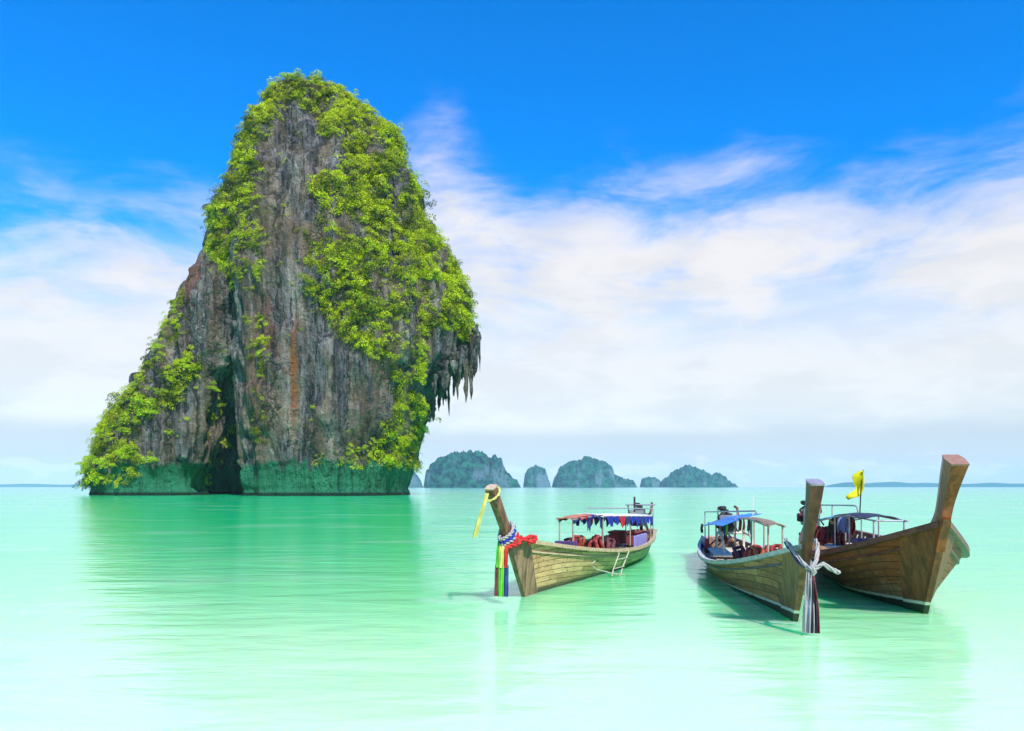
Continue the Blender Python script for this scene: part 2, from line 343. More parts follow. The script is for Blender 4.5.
def rock_body(left, right, yc, depth_f, depth_b, nphi, nz, amp=1.0, expo=2.6, seed=0.0, notch=True, zmin=-3.0, corr=None):
    lz = np.array([wz(p[1]) for p in left]); lx = np.array([wx(p[0]) for p in left])
    rz = np.array([wz(p[1]) for p in right]); rx = np.array([wx(p[0]) for p in right])
    zt = max(lz.max(), rz.max())
    lo, ro = np.argsort(lz), np.argsort(rz)
    V = np.zeros((nz, nphi, 3)); Nn = np.zeros((nz, nphi, 3))
    for i in range(nz):
        q = i/(nz-1); z = zmin + (zt - zmin)*(1-(1-q)**1.15)
        xl = np.interp(z, lz[lo], lx[lo]); xr = np.interp(z, rz[ro], rx[ro])
        for it in range(6):                     # width of this storey so that its near edges carry the outline
            xc, Wd = (xl+xr)/2, max((xr-xl)/2, .05)
            r = min(1.0, Wd/26.0)
            df, db = depth_f(z)*r**.8, depth_b(z)*r**.8
            if it == 5: break
            a = np.linspace(0, 2*np.pi, 120); ca, sa = np.cos(a), np.sin(a)
            yy = yc + np.where(sa < 0, df, db)*np.sign(sa)*np.abs(sa)**(2/expo); xx = xc + Wd*np.sign(ca)*np.abs(ca)**(2/expo)
            for k, arr_x, arr_z, o_ in ((int(np.argmin(xx/yy)), lx, lz, lo), (int(np.argmax(xx/yy)), rx, rz, ro)):
                zq = CAM_H + (z-CAM_H)*ROCK_Y/yy[k]          # height the outline has at the rock's own distance
                want = np.interp(min(zq, zt-.01), arr_z[o_], arr_x[o_])*yy[k]/ROCK_Y
                if corr is not None: want += np.interp(HOR - (zq-CAM_H)/KR, corr[0], corr[1 if arr_x is lx else 2])*KR
                if arr_x is lx: xl += (want - xx[k])*.8
                else: xr += (want - xx[k])*.8
            if xr - xl < .2: m_ = (xl+xr)/2; xl, xr = m_-.1, m_+.1
        for j in range(nphi):
            ph = 2*math.pi*j/nphi; cx, sy = math.cos(ph), math.sin(ph)
            ex = 2/expo
            ux = math.copysign(abs(cx)**ex, cx); uy = math.copysign(abs(sy)**ex, sy)
            D = df if uy < 0 else db
            x, y = xc + Wd*ux, yc + D*uy
            n = Vector((ux*abs(ux)/max(Wd, 3), uy*abs(uy)/max(D, 3), 0)).normalized()
            p = Vector((x/1, y/1, z + seed))
            fade = min(1.0, Wd/10.0)
            big = noise.fractal(Vector((p.x/30, p.y/30, p.z/60)), 1.0, 2.0, 3)
            ridge = 1 - abs(noise.noise(Vector((p.x/7.5, p.y/7.5, p.z/55))))*2.2
            mid = noise.fractal(Vector((p.x/9, p.y/9, p.z/14)), .85, 2.0, 4)
            cell = noise.fractal(Vector((p.x/2.4, p.y/2.4, p.z/6)), .8, 2.1, 3)
            d = amp*fade*(3.2*big + 2.2*(ridge-.4) + 1.9*mid + .95*cell)
            if notch:
                a = max(0.0, min(1.0, (9.6 + 1.2*mid - z)/2.2)); a = a*a*(3-2*a)
                d = d*(1-.6*a) - a*(1.0 + 1.6*math.sin(max(0, min(1, (8.5-z)/8.5))*math.pi))
                if z < 1.6: d += .9*(1.6-max(z, 0))/1.6
            V[i, j] = (x + n.x*d, y + n.y*d, z + .9*fade*(mid + .6*cell))
            Nn[i, j] = n
    faces = []
    for i in range(nz-1):
        for j in range(nphi):
            k = (j+1) % nphi; faces.append((i*nphi+j, i*nphi+k, (i+1)*nphi+k, (i+1)*nphi+j))
    faces.append(tuple((nz-1)*nphi+j for j in range(nphi)))
    return V, faces

def fitted(left, right, fit_r, inset, *a, **k):
    """rock_body whose rugged outline, weathering included, keeps to the measured profile"""
    g = np.arange(70, 500, 5.0); cor = [g, np.zeros_like(g), np.zeros_like(g)]
    a2 = list(a); a2[3] = a[3]//2; a2[4] = a[4]//2
    for it in range(3):
        V, f = rock_body(left, right, *(a if it == 2 else a2), corr=cor, **k)
        if it == 2: return V, f
        q = V.reshape(-1, 3); px = 512 + F_PX*q[:, 0]/q[:, 1]; py = HOR - F_PX*(q[:, 2]-CAM_H)/q[:, 1]
        for side, prof in ((1, left), (2, right)):
            if side == 2 and not fit_r: continue
            P_ = sorted(prof, key=lambda p: p[1]); e = []
            for y in g:
                m_ = np.abs(py-y) < 4
                want = np.interp(y, [p[1] for p in P_], [p[0] for p in P_]) + (inset if side == 1 else -inset)
                e.append(np.clip(want - (px[m_].min() if side == 1 else px[m_].max()), -30, 30) if m_.sum() > 4 else 0.0)
            e = np.convolve(np.pad(e, 1, mode='edge'), [.25, .5, .25], 'valid'); cor[side] = cor[side] + e
rock = empty('rock_island', (wx(270), ROCK_Y, 0))
tag(rock, 'towering grey limestone rock draped in green shrubs, rising from the sea on the left', 'rock')
OFF = Vector(rock.location)
SURF = []                                     # sample points of the faces, for planting
def add_body(name, V, faces):
    nz, nphi = V.shape[:2]
    m = MB(); m.v = [tuple(p) for p in V.reshape(-1, 3)]; m.f = faces
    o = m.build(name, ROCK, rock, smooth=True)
    # the mesh keeps world coordinates; the child is moved back by the root's position
    o.location = -OFF
    return o
A_left = [(300,74),(288,75),(276,80),(262,96),(247,118),(236,146),(226,172),(217,205),(213,240),(218,280),(226,320),(231,380),(235,440),(237,470),(240,500)]
A_right = [(302,74),(316,77),(340,89),(366,104),(390,124),(404,148),(415,176),(426,208),(441,242),(456,268),(467,292),(471,322),(473,345),(468,366),(450,384),(436,402),(429,424),(424,445),(420,466),(413,482),(411,500)]
B_left = [(240,180),(222,188),(208,207),(202,238),(190,264),(175,290),(163,322),(147,350),(128,384),(106,414),(91,448),(82,470),(86,488),(88,500)]
B_right = [(244,180),(290,215),(305,300),(296,338),(266,360),(236,386),(224,420),(216,460),(211,500)]
C_left = [(226,240),(214,300),(180,360),(165,420),(160,500)]
C_right = [(262,240),(280,300),(290,500)]
VA, fA = fitted(A_left, A_right, True, 2.0, ROCK_Y, lambda z: 27*max(.04, 1-(max(z, 0)/126)**3), lambda z: 34, 460, 330, .85, 2.4, 0.0)
VB, fB = fitted(B_left, B_right, False, 2.0, ROCK_Y, lambda z: 17 + 8*max(0, 1-z/70), lambda z: 26, 340, 230, .95, 2.2, 40.0)
VC, fC = rock_body(C_left, C_right, ROCK_Y+38, lambda z: 13, lambda z: 18, 160, 120, .7, 2.6, 90.0, False)
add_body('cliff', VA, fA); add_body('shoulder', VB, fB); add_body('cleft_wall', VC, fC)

# stalactites under the right overhang
def stalactite(px, py, ln, r, yy):
    m = MB(); x, z = wx(px), wz(py)
    pts, rs = [], []
    n = 7; dx, dy = random.uniform(-.5, .5), random.uniform(-.5, .5)
    for i in range(n):
        q = i/(n-1)
        pts.append((x + dx*q + random.uniform(-.12, .12)*r, yy + dy*q, z - ln*q))
        rs.append(max(.05, r*(1-q)**.6*(1 + random.uniform(-.4, .4))))
    m.tube(pts, rs, 9)
    o = m.build('stalactite', ROCK, rock, smooth=True); o.location = -OFF
for i in range(46):
    px = random.uniform(437, 478)
    top_y = np.interp(px, [437, 450, 462, 470, 478], [392, 376, 362, 350, 330]) + random.uniform(-10, 4)
    ln = random.choice([3.5, 5, 6.5, 8, 10, 12])*random.uniform(.7, 1.15)
    if px < 444: ln *= .7
    stalactite(px, top_y, ln, random.uniform(.5, 1.35), ROCK_Y + random.uniform(-15, 8))
for px, py, ln, r in ((432, 401, 7, 1.5), (434.5, 405, 5.5, 1.0), (430, 407, 4.5, 1.1), (476, 340, 12, 1.6), (471, 352, 15, 1.4), (467, 362, 13, 1.2)):
    stalactite(px, py, ln, r, ROCK_Y - 5)

# --- vegetation on the rock
def leaf_mat(name, dark, light, tint=(.16, .17, .02)):
    M = bpy.data.materials.new(name); M.use_nodes = True; M.node_tree.nodes.clear(); t = NT(M.node_tree)
    g = t('ShaderNodeNewGeometry'); P = g.outputs['Position']
    rnd = g.outputs['Random Per Island']; tone = t('ShaderNodeAttribute', attribute_name='tone').outputs['Fac']
    n = t.noise(P, .12, 3, .5); n2 = t.noise(P, .5, 3, .5)
    f = t.m('ADD', t.m('MULTIPLY', n, .55), t.m('ADD', t.m('MULTIPLY', tone, .38), t.m('MULTIPLY', rnd, .2)))
    c = t.mix(t.ss(f, .37, .70), dark, light)
    c = t.mix(t.m('MULTIPLY', t.ss(t.noise(P, .21, 3, .6), .54, .66), .6), c, t.mix(rnd, tint, (.30, .22, .05)))
    b = t('ShaderNodeBsdfPrincipled', {'Base Color': c, 'Roughness': .55, 'Specular IOR Level': .3})
    tl = t('ShaderNodeBsdfTranslucent', {'Color': t.mix(.5, c, light)})
    sh = t('ShaderNodeMixShader', {0: .28, 1: b.outputs[0], 2: tl.outputs[0]})
    t('ShaderNodeOutputMaterial', {'Surface': sh.outputs[0]}); return M
LEAF = leaf_mat('shrub_leaves', (.011, .036, .002), (.50, .60, .003))
LEAF_FRESH = leaf_mat('fresh_leaves', (.07, .17, .004), (.44, .62, .006), (.26, .33, .02))

def clump(seed, n=150, leaf=.20):
    """leaf quads spread through the lobes of a shrub of about unit radius, base at z = -0.3"""
    g = np.random.default_rng(seed)
    nl = int(g.integers(5, 9))
    lob = g.normal(size=(nl, 3))*[.45, .45, .30]; lr = g.uniform(.32, .55, nl)
    idx = g.integers(0, nl, n)
    d = g.normal(size=(n, 3)); d /= np.linalg.norm(d, axis=1)[:, None]
    d[:, 2] = np.abs(d[:, 2])*.9 + d[:, 2]*.1
    p = lob[idx] + d*(lr[idx]*g.uniform(.55, 1.08, n)**.5)[:, None]
    nrm = d + g.normal(size=(n, 3))*.36; nrm /= np.linalg.norm(nrm, axis=1)[:, None]
    a = np.cross(nrm, g.normal(size=(n, 3))); a /= np.linalg.norm(a, axis=1)[:, None]; b = np.cross(nrm, a)
    s = (leaf*g.uniform(.6, 1.3, n))[:, None]
    q = np.stack([p - a*s*.9, p - b*s*.45 - nrm*s*.1, p + a*s*.9 - nrm*s*.15, p + b*s*.45], 1)
    return q                                  # n x 4 x 3
CL = [clump(i, 440, .082) for i in range(12)]

def inside(poly, x, y):
    c = False; j = len(poly)-1
    for i in range(len(poly)):
        (xi, yi), (xj, yj) = poly[i], poly[j]
        if (yi > y) != (yj > y) and x < (xj-xi)*(y-yi)/(yj-yi)+xi: c = not c
        j = i
    return c
GREEN = [  # polygon on the photo, density, size range
 ([(270,80),(300,72),(345,88),(400,130),(412,160),(395,160),(350,135),(315,118),(295,100),(275,115),(262,110)], 1.0, (1.6, 3.2)),
 ([(285,76),(262,92),(240,126),(216,185),(205,232),(214,262),(232,290),(256,288),(264,262),(258,205),(264,150),(276,112)], .75, (1.5, 3.3)),
 ([(318,115),(360,130),(400,150),(416,190),(432,225),(455,265),(472,300),(474,332),(462,340),(440,330),(430,350),(418,385),(424,430),(418,468),(392,470),(374,452),(392,415),(398,385),(385,360),(350,345),(322,318),(306,285),(308,240),(325,215),(312,185),(330,165)], 1.0, (1.7, 3.8)),
 ([(244,308),(268,318),(272,350),(262,378),(246,352)], .7, (1.2, 2.6)),
 ([(249,385),(266,392),(272,430),(262,448),(250,420)], .6, (1.1, 2.2)),
 ([(200,345),(150,368),(112,412),(90,448),(78,474),(92,488),(128,484),(140,462),(136,440),(158,412),(188,386),(202,364)], 1.0, (1.7, 3.6)),
 ([(196,362),(150,430),(140,470),(170,470),(176,440),(200,400)], .10, (1.0, 2.0)),
 ([(182,285),(164,322),(148,350),(130,384),(150,384),(174,348),(196,310)], .75, (1.2, 2.2)),
 ([(206,375),(218,372),(222,410),(212,428),(205,405)], .6, (1.3, 2.4)),
 ([(206,430),(232,440),(230,490),(208,488)], .35, (1.0, 2.2)),
 ([(205,330),(225,335),(232,372),(214,372)], .35, (1.0, 2.0)),
 ([(300,458),(345,446),(352,466),(308,467)], .45, (.9, 1.6)),
 ([(345,440),(420,432),(424,470),(388,474),(352,466)], .75, (1.0, 2.2)),
 ([(262,110),(310,110),(306,290),(262,300)], .05, (.9, 1.6)),
 ([(262,300),(380,350),(392,400),(345,445),(250,455)], .02, (.8, 1.3)),
]
HOLES = [(331,157,9,14),(343,170,6,8),(399,182,8,16),(405,165,6,8),(410,320,9,22),(392,320,5,10),(365,385,10,22),(440,290,6,14),(335,205,5,10),(420,300,5,14),(378,150,6,8),(436,345,14,18),(370,425,8,14),(335,262,3,8),(300,140,10,20)]
def to_px(p): return 512 + F_PX*p[0]/p[1], HOR - F_PX*(p[2]-CAM_H)/p[1]
def density(px, py):
    for hx, hy, rx, ry in HOLES:
        if ((px-hx)/rx)**2 + ((py-hy)/ry)**2 < 1: return .06, (.9, 1.6)
    best = (0, (1, 2))
    for poly, d, s in GREEN:
        if d > best[0] and inside(poly, px, py): best = (d, s)
    return best
def face_points(V, n, front_only):
    """n random surface points with outward normals, area weighted"""
    nz, nphi = V.shape[:2]
    a = V[:-1]; b = np.roll(V, -1, 1)[:-1]; c = V[1:]
    nn = np.cross(b-a, c-a); ar = np.linalg.norm(nn, axis=2); p = (ar/ar.sum()).ravel()
    k = rng.choice(p.size, n, p=p); i, j = k//nphi, k % nphi
    u, v = rng.random((n, 1)), rng.random((n, 1))
    pt = a[i, j] + (b[i, j]-a[i, j])*u + (c[i, j]-a[i, j])*v
    no = nn[i, j]/np.maximum(ar[i, j][:, None], 1e-9)
    return pt, no
plants = []
for V, n, front_y in ((VA, 24000, ROCK_Y), (VB, 8500, ROCK_Y), (VC, 2500, ROCK_Y+38)):
    pt, no = face_points(V, n, True)
    for p, q in zip(pt, no):
        if p[2] < 8 and not (V is VB and p[2] > 2.5): continue
        if q[2] < -.45: continue
        front = p[1] < front_y + 3
        if front:
            px, py = to_px(p); d, s = density(px, py)
            hole = noise.fractal(Vector((p[0]/7, p[1]/7, p[2]/10)), .9, 2, 4); d *= max(.10, min(1, 1.32 + hole*2.2))
            if V is VC: d *= .7
        else:                                   # the far side carries the same kind of cover
            nv = noise.fractal(Vector(p)/22, 1, 2, 3); d, s = (.5 if nv > -.05 or p[2] > 90 else .03), (1.8, 3.6)
        if rng.random() < d*(.55 if front else .3): plants.append((p, q, s[0]*.62 + (s[1]*.92-s[0]*.62)*rng.random()**1.9, front))
def place(q4, p, nrm, sc, g):
    th = g.uniform(0, 6.283); c, s_ = math.cos(th), math.sin(th)
    up = Vector((nrm[0]*.55, nrm[1]*.55, max(.35, .75 + nrm[2]*.4))).normalized()
    qz = up.to_track_quat('Z', 'Y').to_matrix()
    Rm = np.array(qz) @ np.array([[c, -s_, 0], [s_, c, 0], [0, 0, 1]])
    st = np.array([sc*g.uniform(.85, 1.2), sc*g.uniform(.85, 1.2), sc*g.uniform(.75, 1.1)])
    return (q4*st) @ Rm.T + p + np.array(up)*sc*.05
def quads_object(name, Q, M, tone=None):
    n = len(Q); me = bpy.data.meshes.new(name)
    me.vertices.add(n*4); me.vertices.foreach_set('co', np.ascontiguousarray(Q, dtype=np.float32).ravel())
    me.loops.add(n*4); me.loops.foreach_set('vertex_index', np.arange(n*4, dtype=np.int32))
    me.polygons.add(n); me.polygons.foreach_set('loop_start', np.arange(0, n*4, 4, dtype=np.int32))
    me.update(); me.validate(); me.materials.append(M)
    at_ = me.attributes.new('tone', 'FLOAT', 'FACE'); at_.data.foreach_set('value', np.ascontiguousarray(tone, dtype=np.float32) if tone is not None else np.full(n, .6, np.float32))
    o = bpy.data.objects.new(name, me); COL.objects.link(o); return o
cover = []
for p, q, sc, fr in plants: cover.append(place(CL[rng.integers(len(CL))], p, q, sc, rng))
cov_o = quads_object('foliage', np.concatenate(cover), LEAF, np.repeat(rng.random(len(cover)), [len(q) for q in cover]))
tag(cov_o, 'tangled bright green creepers and scrub clinging to the big limestone rock', 'foliage', kind='stuff')
print('plants', len(plants))

# shrubs that stand out singly: each a thing with crown and stem, copied from five kinds
KINDS_ = []
for i in range(5):
    r0 = empty('shrub'); qs = clump(50+i, 900, .068)
    cr = quads_object('crown', qs, LEAF_FRESH); cr.parent = r0
    m = MB()
    for k in range(4):
        a = k*1.6 + i; m.tube([(0, 0, -.75), (.12*math.cos(a), .12*math.sin(a), -.35), (.4*math.cos(a), .4*math.sin(a), .12)], [.07, .05, .02], 5)
    m.build('stem', mat('shrub_bark', (.14, .10, .07)), r0); KINDS_.append(r0)
used_kind = set()
def shrub(px, py, rad, label, group, body):
    V, yc = {'A': (VA, ROCK_Y), 'B': (VB, ROCK_Y)}[body]
    fl = V.reshape(-1, 3); fl = fl[fl[:, 1] < yc+2]
    pxs = 512 + F_PX*fl[:, 0]/fl[:, 1]; pys = HOR - F_PX*(fl[:, 2]-CAM_H)/fl[:, 1]
    d = (pxs-px)**2 + (pys-py)**2 + .02*(fl[:, 1]-fl[:, 1].min()); p = fl[np.argmin(d)]
    k = random.randrange(5)
    if k not in used_kind: used_kind.add(k); r0 = KINDS_[k]
    else:
        r0 = KINDS_[k].copy(); COL.objects.link(r0)
        for ch in KINDS_[k].children:
            c = ch.copy(); COL.objects.link(c); c.parent = r0
    r0.location = Vector(p) + Vector((0, -rad*.35, rad*.45)); r0.scale = (rad, rad, rad*random.uniform(.8, 1.0)); r0.rotation_euler = (0, 0, random.uniform(0, 6))
    tag(r0, label, 'shrub', group)
gA = 'round shrubs on the low left foot of the rock'
for px, py, r_ in ((108,452,3.4),(96,466,3.2),(90,474,2.8),(120,436,3.4),(130,424,3.0),(144,418,3.2),(140,404,3.0),(158,396,3.2),(170,384,3.0),(184,372,2.8),(112,470,3.0),(126,456,2.8),(104,482,2.4),(152,408,2.6)):
    shrub(px, py, r_, 'bright green round shrub crowded on the low left foot of the rock', gA, 'B')
shrub(128, 462, 2.6, 'pale lime shrub on bare grey rock near the water at the left foot', None, 'B')
shrub(155, 466, 3.2, 'broad lime shrub lowest on the left foot, just above the waterline', None, 'B')
shrub(169, 437, 1.9, 'small lone shrub on bare rock between the foot slope and the dark cleft', None, 'B')
shrub(161, 352, 1.9, 'small shrub on the grey left ridge above the foot slope', None, 'B')
shrub(211, 392, 2.4, 'leafy shrub growing inside the dark cleft of the rock', None, 'B')
gB = 'shrubs on the ledge above the green tide band'
for px, py, r_ in ((352,456,1.8),(364,453,2.0),(376,455,2.1),(388,462,2.0),(400,460,2.4),(408,448,2.6),(413,434,2.4)):
    shrub(px, py, r_, 'yellow green shrub on the ledge above the green tide band, lower right of the rock', gB, 'A')
gC = 'bushes along the top of the rock'
for px, py, r_ in ((286,80,2.2),(300,77,2.4),(318,81,2.2),(345,95,2.2),(372,112,2.0),(392,130,2.0)):
    shrub(px, py, r_, 'bush on the skyline along the summit of the big rock', gC, 'A')
for i, k in enumerate(KINDS_):
    if i not in used_kind:
        for ch in list(k.children): bpy.data.objects.remove(ch)
        bpy.data.objects.remove(k)

# ------------------------------------------------------------------ longtail boats
def wood_mat(name, base, dark, light, upper=None, stripe=None, under=(.030, .040, .022), plank=(1.5, .14)):
    """weathered hull planking in the hull's own UV (metres along, metres up the side)"""
    M = bpy.data.materials.new(name); M.use_nodes = True; M.node_tree.nodes.clear(); t = NT(M.node_tree)
    uv = t('ShaderNodeUVMap', uv_map='UVMap').outputs[0]; P = t('ShaderNodeTexCoord').outputs['Object']
    warp = t('ShaderNodeVectorMath', {0: uv, 1: t.scale(t('ShaderNodeTexNoise', {'Vector': P, 'Scale': 1.4, 'Detail': 2.0}).outputs[1], (.03, .035, 0))}, operation='ADD').outputs[0]
    br = t('ShaderNodeTexBrick', {'Vector': warp, 'Color1': (.0, .0, .0, 1), 'Color2': (1, 1, 1, 1), 'Mortar': (.5, .5, .5, 1), 'Scale': 1.0, 'Mortar Size': .008,
            'Mortar Smooth': .35, 'Bias': 0.0, 'Brick Width': plank[0], 'Row Height': plank[1]}, offset=.43, squash=.8, squash_frequency=3)
    tone, seam = br.outputs[0], br.outputs[1]
    grain = t.noise(t.scale(uv, (.9, 16, 1)), 3.0, 6, .65, .3)
    blot = t.noise(P, 1.3, 5, .62); fine = t.noise(P, 7.0, 5, .65)
    tn = t('ShaderNodeSeparateColor', {0: tone}).outputs[0]
    c = t.mix(t.ss(t.m('ADD', t.m('MULTIPLY', grain, .75), t.m('MULTIPLY', tn, .28)), .28, .78), dark, light)
    c = t.mix(t.m('MULTIPLY', t.ss(blot, .40, .62), .6), c, base)
    s = t('ShaderNodeSeparateXYZ', {0: P}); X, Z = s.outputs[0], s.outputs[2]
    us = t('ShaderNodeSeparateXYZ', {0: uv}); V = us.outputs[1]
    if upper is not None:                       # varnish kept on the upper strakes
        e = t.m('ADD', V, t.m('MULTIPLY', t.m('SUBTRACT', blot, .5), .55))
        c = t.mix(t.m('MULTIPLY', t.ss(e, upper[1], upper[1]+.28), .9), c, t.mix(t.ss(grain, .3, .7), tuple(x*.55 for x in upper[0]), upper[0]))
    big = t.noise(t.scale(P, (.5, 1, 1.3)), 1.1, 6, .7, .5)
    c = t.mix(t.m('MULTIPLY', t.ss(big, .50, .64), .72), c, t.mix(grain, tuple(x*.45 for x in dark), tuple(x*.9 for x in base)))
    c = t.mix(t.m('MULTIPLY', t.ss(fine, .56, .70), .4), c, tuple(min(1, x*1.25) for x in light))
    # stains that run down from the nails
    drip = t.noise(t.scale(uv, (7, .6, 1)), 1.0, 4, .6)
    c = t.mix(t.m('MULTIPLY', t.ss(drip, .55, .72), .45), c, tuple(x*.35 for x in dark))
    nails = t('ShaderNodeTexVoronoi', {'Vector': t.scale(uv, (1, 3.2, 1)), 'Scale': 2.6, 'Randomness': 1.0}, feature='F1').outputs[0]
    c = t.mix(t.m('MULTIPLY', t.ss(nails, .15, .06), .8), c, tuple(x*.16 for x in dark))
    c = t.mix(t.m('MULTIPLY', seam, .85), c, tuple(x*.14 for x in dark))
    zz = t.m('ADD', Z, t.m('MULTIPLY', t.m('SUBTRACT', fine, .5), .05))
    if stripe is not None:                      # painted boot line and dark bottom: z0 + slope*x
        z0, sl_, wd = stripe
        q = t.m('SUBTRACT', zz, t.m('MULTIPLY_ADD', X, sl_, z0))
        c = t.mix(t.ss(q, .01, -.01), c, under)
        c = t.mix(t.m('MULTIPLY', t.m('MULTIPLY', t.ss(q, -.02, .0), t.ss(q, wd+.02, wd)), t.ss(fine, .28, .42)), c, (.62, .60, .50))
    else:
        c = t.mix(t.m('MULTIPLY', t.ss(zz, .18, .03), .9), c, under)
    h = t.m('SUBTRACT', t.m('MULTIPLY', grain, .35), t.m('MULTIPLY', seam, 1.0))
    bp = t('ShaderNodeBump', {'Height': h, 'Strength': .8, 'Distance': .014})
    b = t('ShaderNodeBsdfPrincipled', {'Base Color': c, 'Roughness': t.m('MULTIPLY_ADD', blot, .3, .42), 'Specular IOR Level': .35, 'Normal': bp.outputs[0]})
    t('ShaderNodeOutputMaterial', {'Surface': b.outputs[0]}); return M
def timber(name, dark, light, rough=.5, axis=(1, 1, .12), scale=9.0, stripe=None):
    M = bpy.data.materials.new(name); M.use_nodes = True; M.node_tree.nodes.clear(); t = NT(M.node_tree)
    P = t('ShaderNodeTexCoord').outputs['Object']
    g = t.noise(t.scale(P, axis), scale, 6, .66, .5); b_ = t.noise(P, 2.2, 4, .6)
    c = t.mix(t.ss(g, .30, .70), dark, light)
    c = t.mix(t.m('MULTIPLY', t.ss(b_, .52, .68), .5), c, tuple(x*.45 for x in dark))
    if stripe is not None:
        q_ = t('ShaderNodeSeparateXYZ', {0: P}); z0, sl_, wd = stripe
        q = t.m('SUBTRACT', t.m('MULTIPLY_ADD', b_, .03, q_.outputs[2]), t.m('MULTIPLY_ADD', q_.outputs[0], sl_, z0))
        c = t.mix(t.ss(q, .01, -.01), c, (.030, .040, .022))
        c = t.mix(t.m('MULTIPLY', t.ss(q, -.02, .0), t.ss(q, wd+.02, wd)), c, (.60, .58, .48))
    bp = t('ShaderNodeBump', {'Height': g, 'Strength': .6, 'Distance': .012})
    b = t('ShaderNodeBsdfPrincipled', {'Base Color': c, 'Roughness': rough, 'Specular IOR Level': .4, 'Normal': bp.outputs[0]})
    t('ShaderNodeOutputMaterial', {'Surface': b.outputs[0]}); return M

M_STEEL = mat('galvanised_pipe', (.42, .42, .42), .45, .5, .6)
M_POST = mat('weathered_post', (.34, .27, .20), .7, vscale=12)
M_LADDER = mat('dull_painted_pipe', (.40, .37, .28), .6)
M_PALE = mat('pale_painted_wood', (.62, .56, .46), .6, vscale=9)
M_IRON = mat('greasy_iron', (.035, .032, .032), .45, .5, .3, .5)
M_RUST = mat('rusty_iron', (.15, .06, .035), .7, .4, .2, .5, 9)
M_GREYM = mat('grey_metal', (.28, .29, .30), .4, .5, .5)
M_INSIDE = timber('inner_planking', (.09, .045, .022), (.26, .14, .075), .6, (.1, 1, 1))
M_DECK = timber('deck_boards', (.36, .29, .20), (.58, .50, .38), .6, (.1, 1, 1))
M_WHITE = mat('white_canvas', (.78, .78, .76), .75, var=.06, trans=.25)
M_BLUE = mat('blue_tarpaulin', (.012, .22, .70), .45, var=.15, trans=.12)
M_TURQ = mat('turquoise_tarpaulin', (.04, .46, .68), .45, var=.15, trans=.15)
M_NAVY = mat('navy_canvas', (.020, .026, .065), .8, var=.3)
M_ROYAL = mat('royal_blue_cloth', (.018, .035, .36), .75, var=.25, trans=.15)
M_RED = mat('red_cloth', (.55, .02, .018), .75, var=.25, trans=.12)
M_ORANGE = mat('faded_orange_cloth', (.50, .17, .09), .75, var=.25, trans=.12)
M_PURPLE = mat('lilac_board', (.26, .23, .50), .55, var=.14)
M_DPURP = mat('dark_purple_board', (.075, .035, .13), .6, var=.2)
M_BEIGE = mat('beige_awning', (.27, .19, .13), .75, var=.3, trans=.1)
M_GREEN = mat('green_cloth', (.10, .46, .03), .7, var=.15, trans=.15)
M_YEL = mat('yellow_cloth', (.82, .74, .0), .7, var=.1, trans=.25)
M_PALEYEL = mat('faded_yellow_cloth', (.62, .60, .16), .75, var=.15, trans=.2)
M_DKBLUE = mat('dark_blue_cloth', (.02, .045, .17), .75, var=.2, trans=.1)
M_CREAM = mat('off_white_cloth', (.36, .345, .33), .8, var=.12, trans=.1)
M_BLACKC = mat('blackish_cloth', (.028, .020, .032), .8, var=.35)
M_MAROON = mat('maroon_cloth', (.16, .03, .035), .8, var=.3)
M_OLIVE = mat('olive_cloth', (.085, .06, .03), .85, var=.3)
M_GREYBLUE = mat('grey_blue_board', (.17, .20, .36), .55, var=.25)
M_VEST = mat('life_vest_red', (.27, .028, .022), .7, var=.3)
M_VESTD = mat('life_vest_dark', (.10, .02, .025), .75, var=.4)
M_VESTO = mat('life_vest_orange', (.36, .085, .02), .7, var=.2)

def u_shape(sp, u):
    B, um, nb = sp['B'], sp['um'], sp['nb']
    if u < um:
        b = B*(sp['bs'] + (1-sp['bs'])*math.sin(math.pi/2*max(u, 0)/um)); g = sp['gm'] + (sp['gs']-sp['gm'])*(1-max(u, 0)/um)**2
    else:
        q = (u-um)/(1-um); b = B*(1-q**nb); g = sp['gm'] + (sp['gb']-sp['gm'])*q**2
    k = -.35 + .30*max(0, 1-u/.22)**2
    return b, g, k
def hull_pt(sp, u, t, side, off=0.0):
    """u: 0 stern .. 1 stem (negative rounds the stern), t: 0 keel .. 1 sheer"""
    if u < 0:
        th = -u*math.pi/2; b, g, k = u_shape(sp, 0); x = -sp['tail']*math.sin(th); b *= math.cos(th); k += .12*(1-math.cos(th)); uu = 0.0
    else: b, g, k = u_shape(sp, u); x = u*sp['L']; uu = u
    t0 = -k/(g-k); wt = sp['wr']*(1-.5*uu)
    p = max(.35, min(1.35, math.log(max(wt, .05))/math.log(max(t0, .03))))
    y = b*max(t, 1e-4)**p; z = k + (g-k)*t
    if u < 0: x = x*(.25 + .75*t)
    x += uu**5*sp['rk']*z
    return Vector((x, side*(y+off), z))

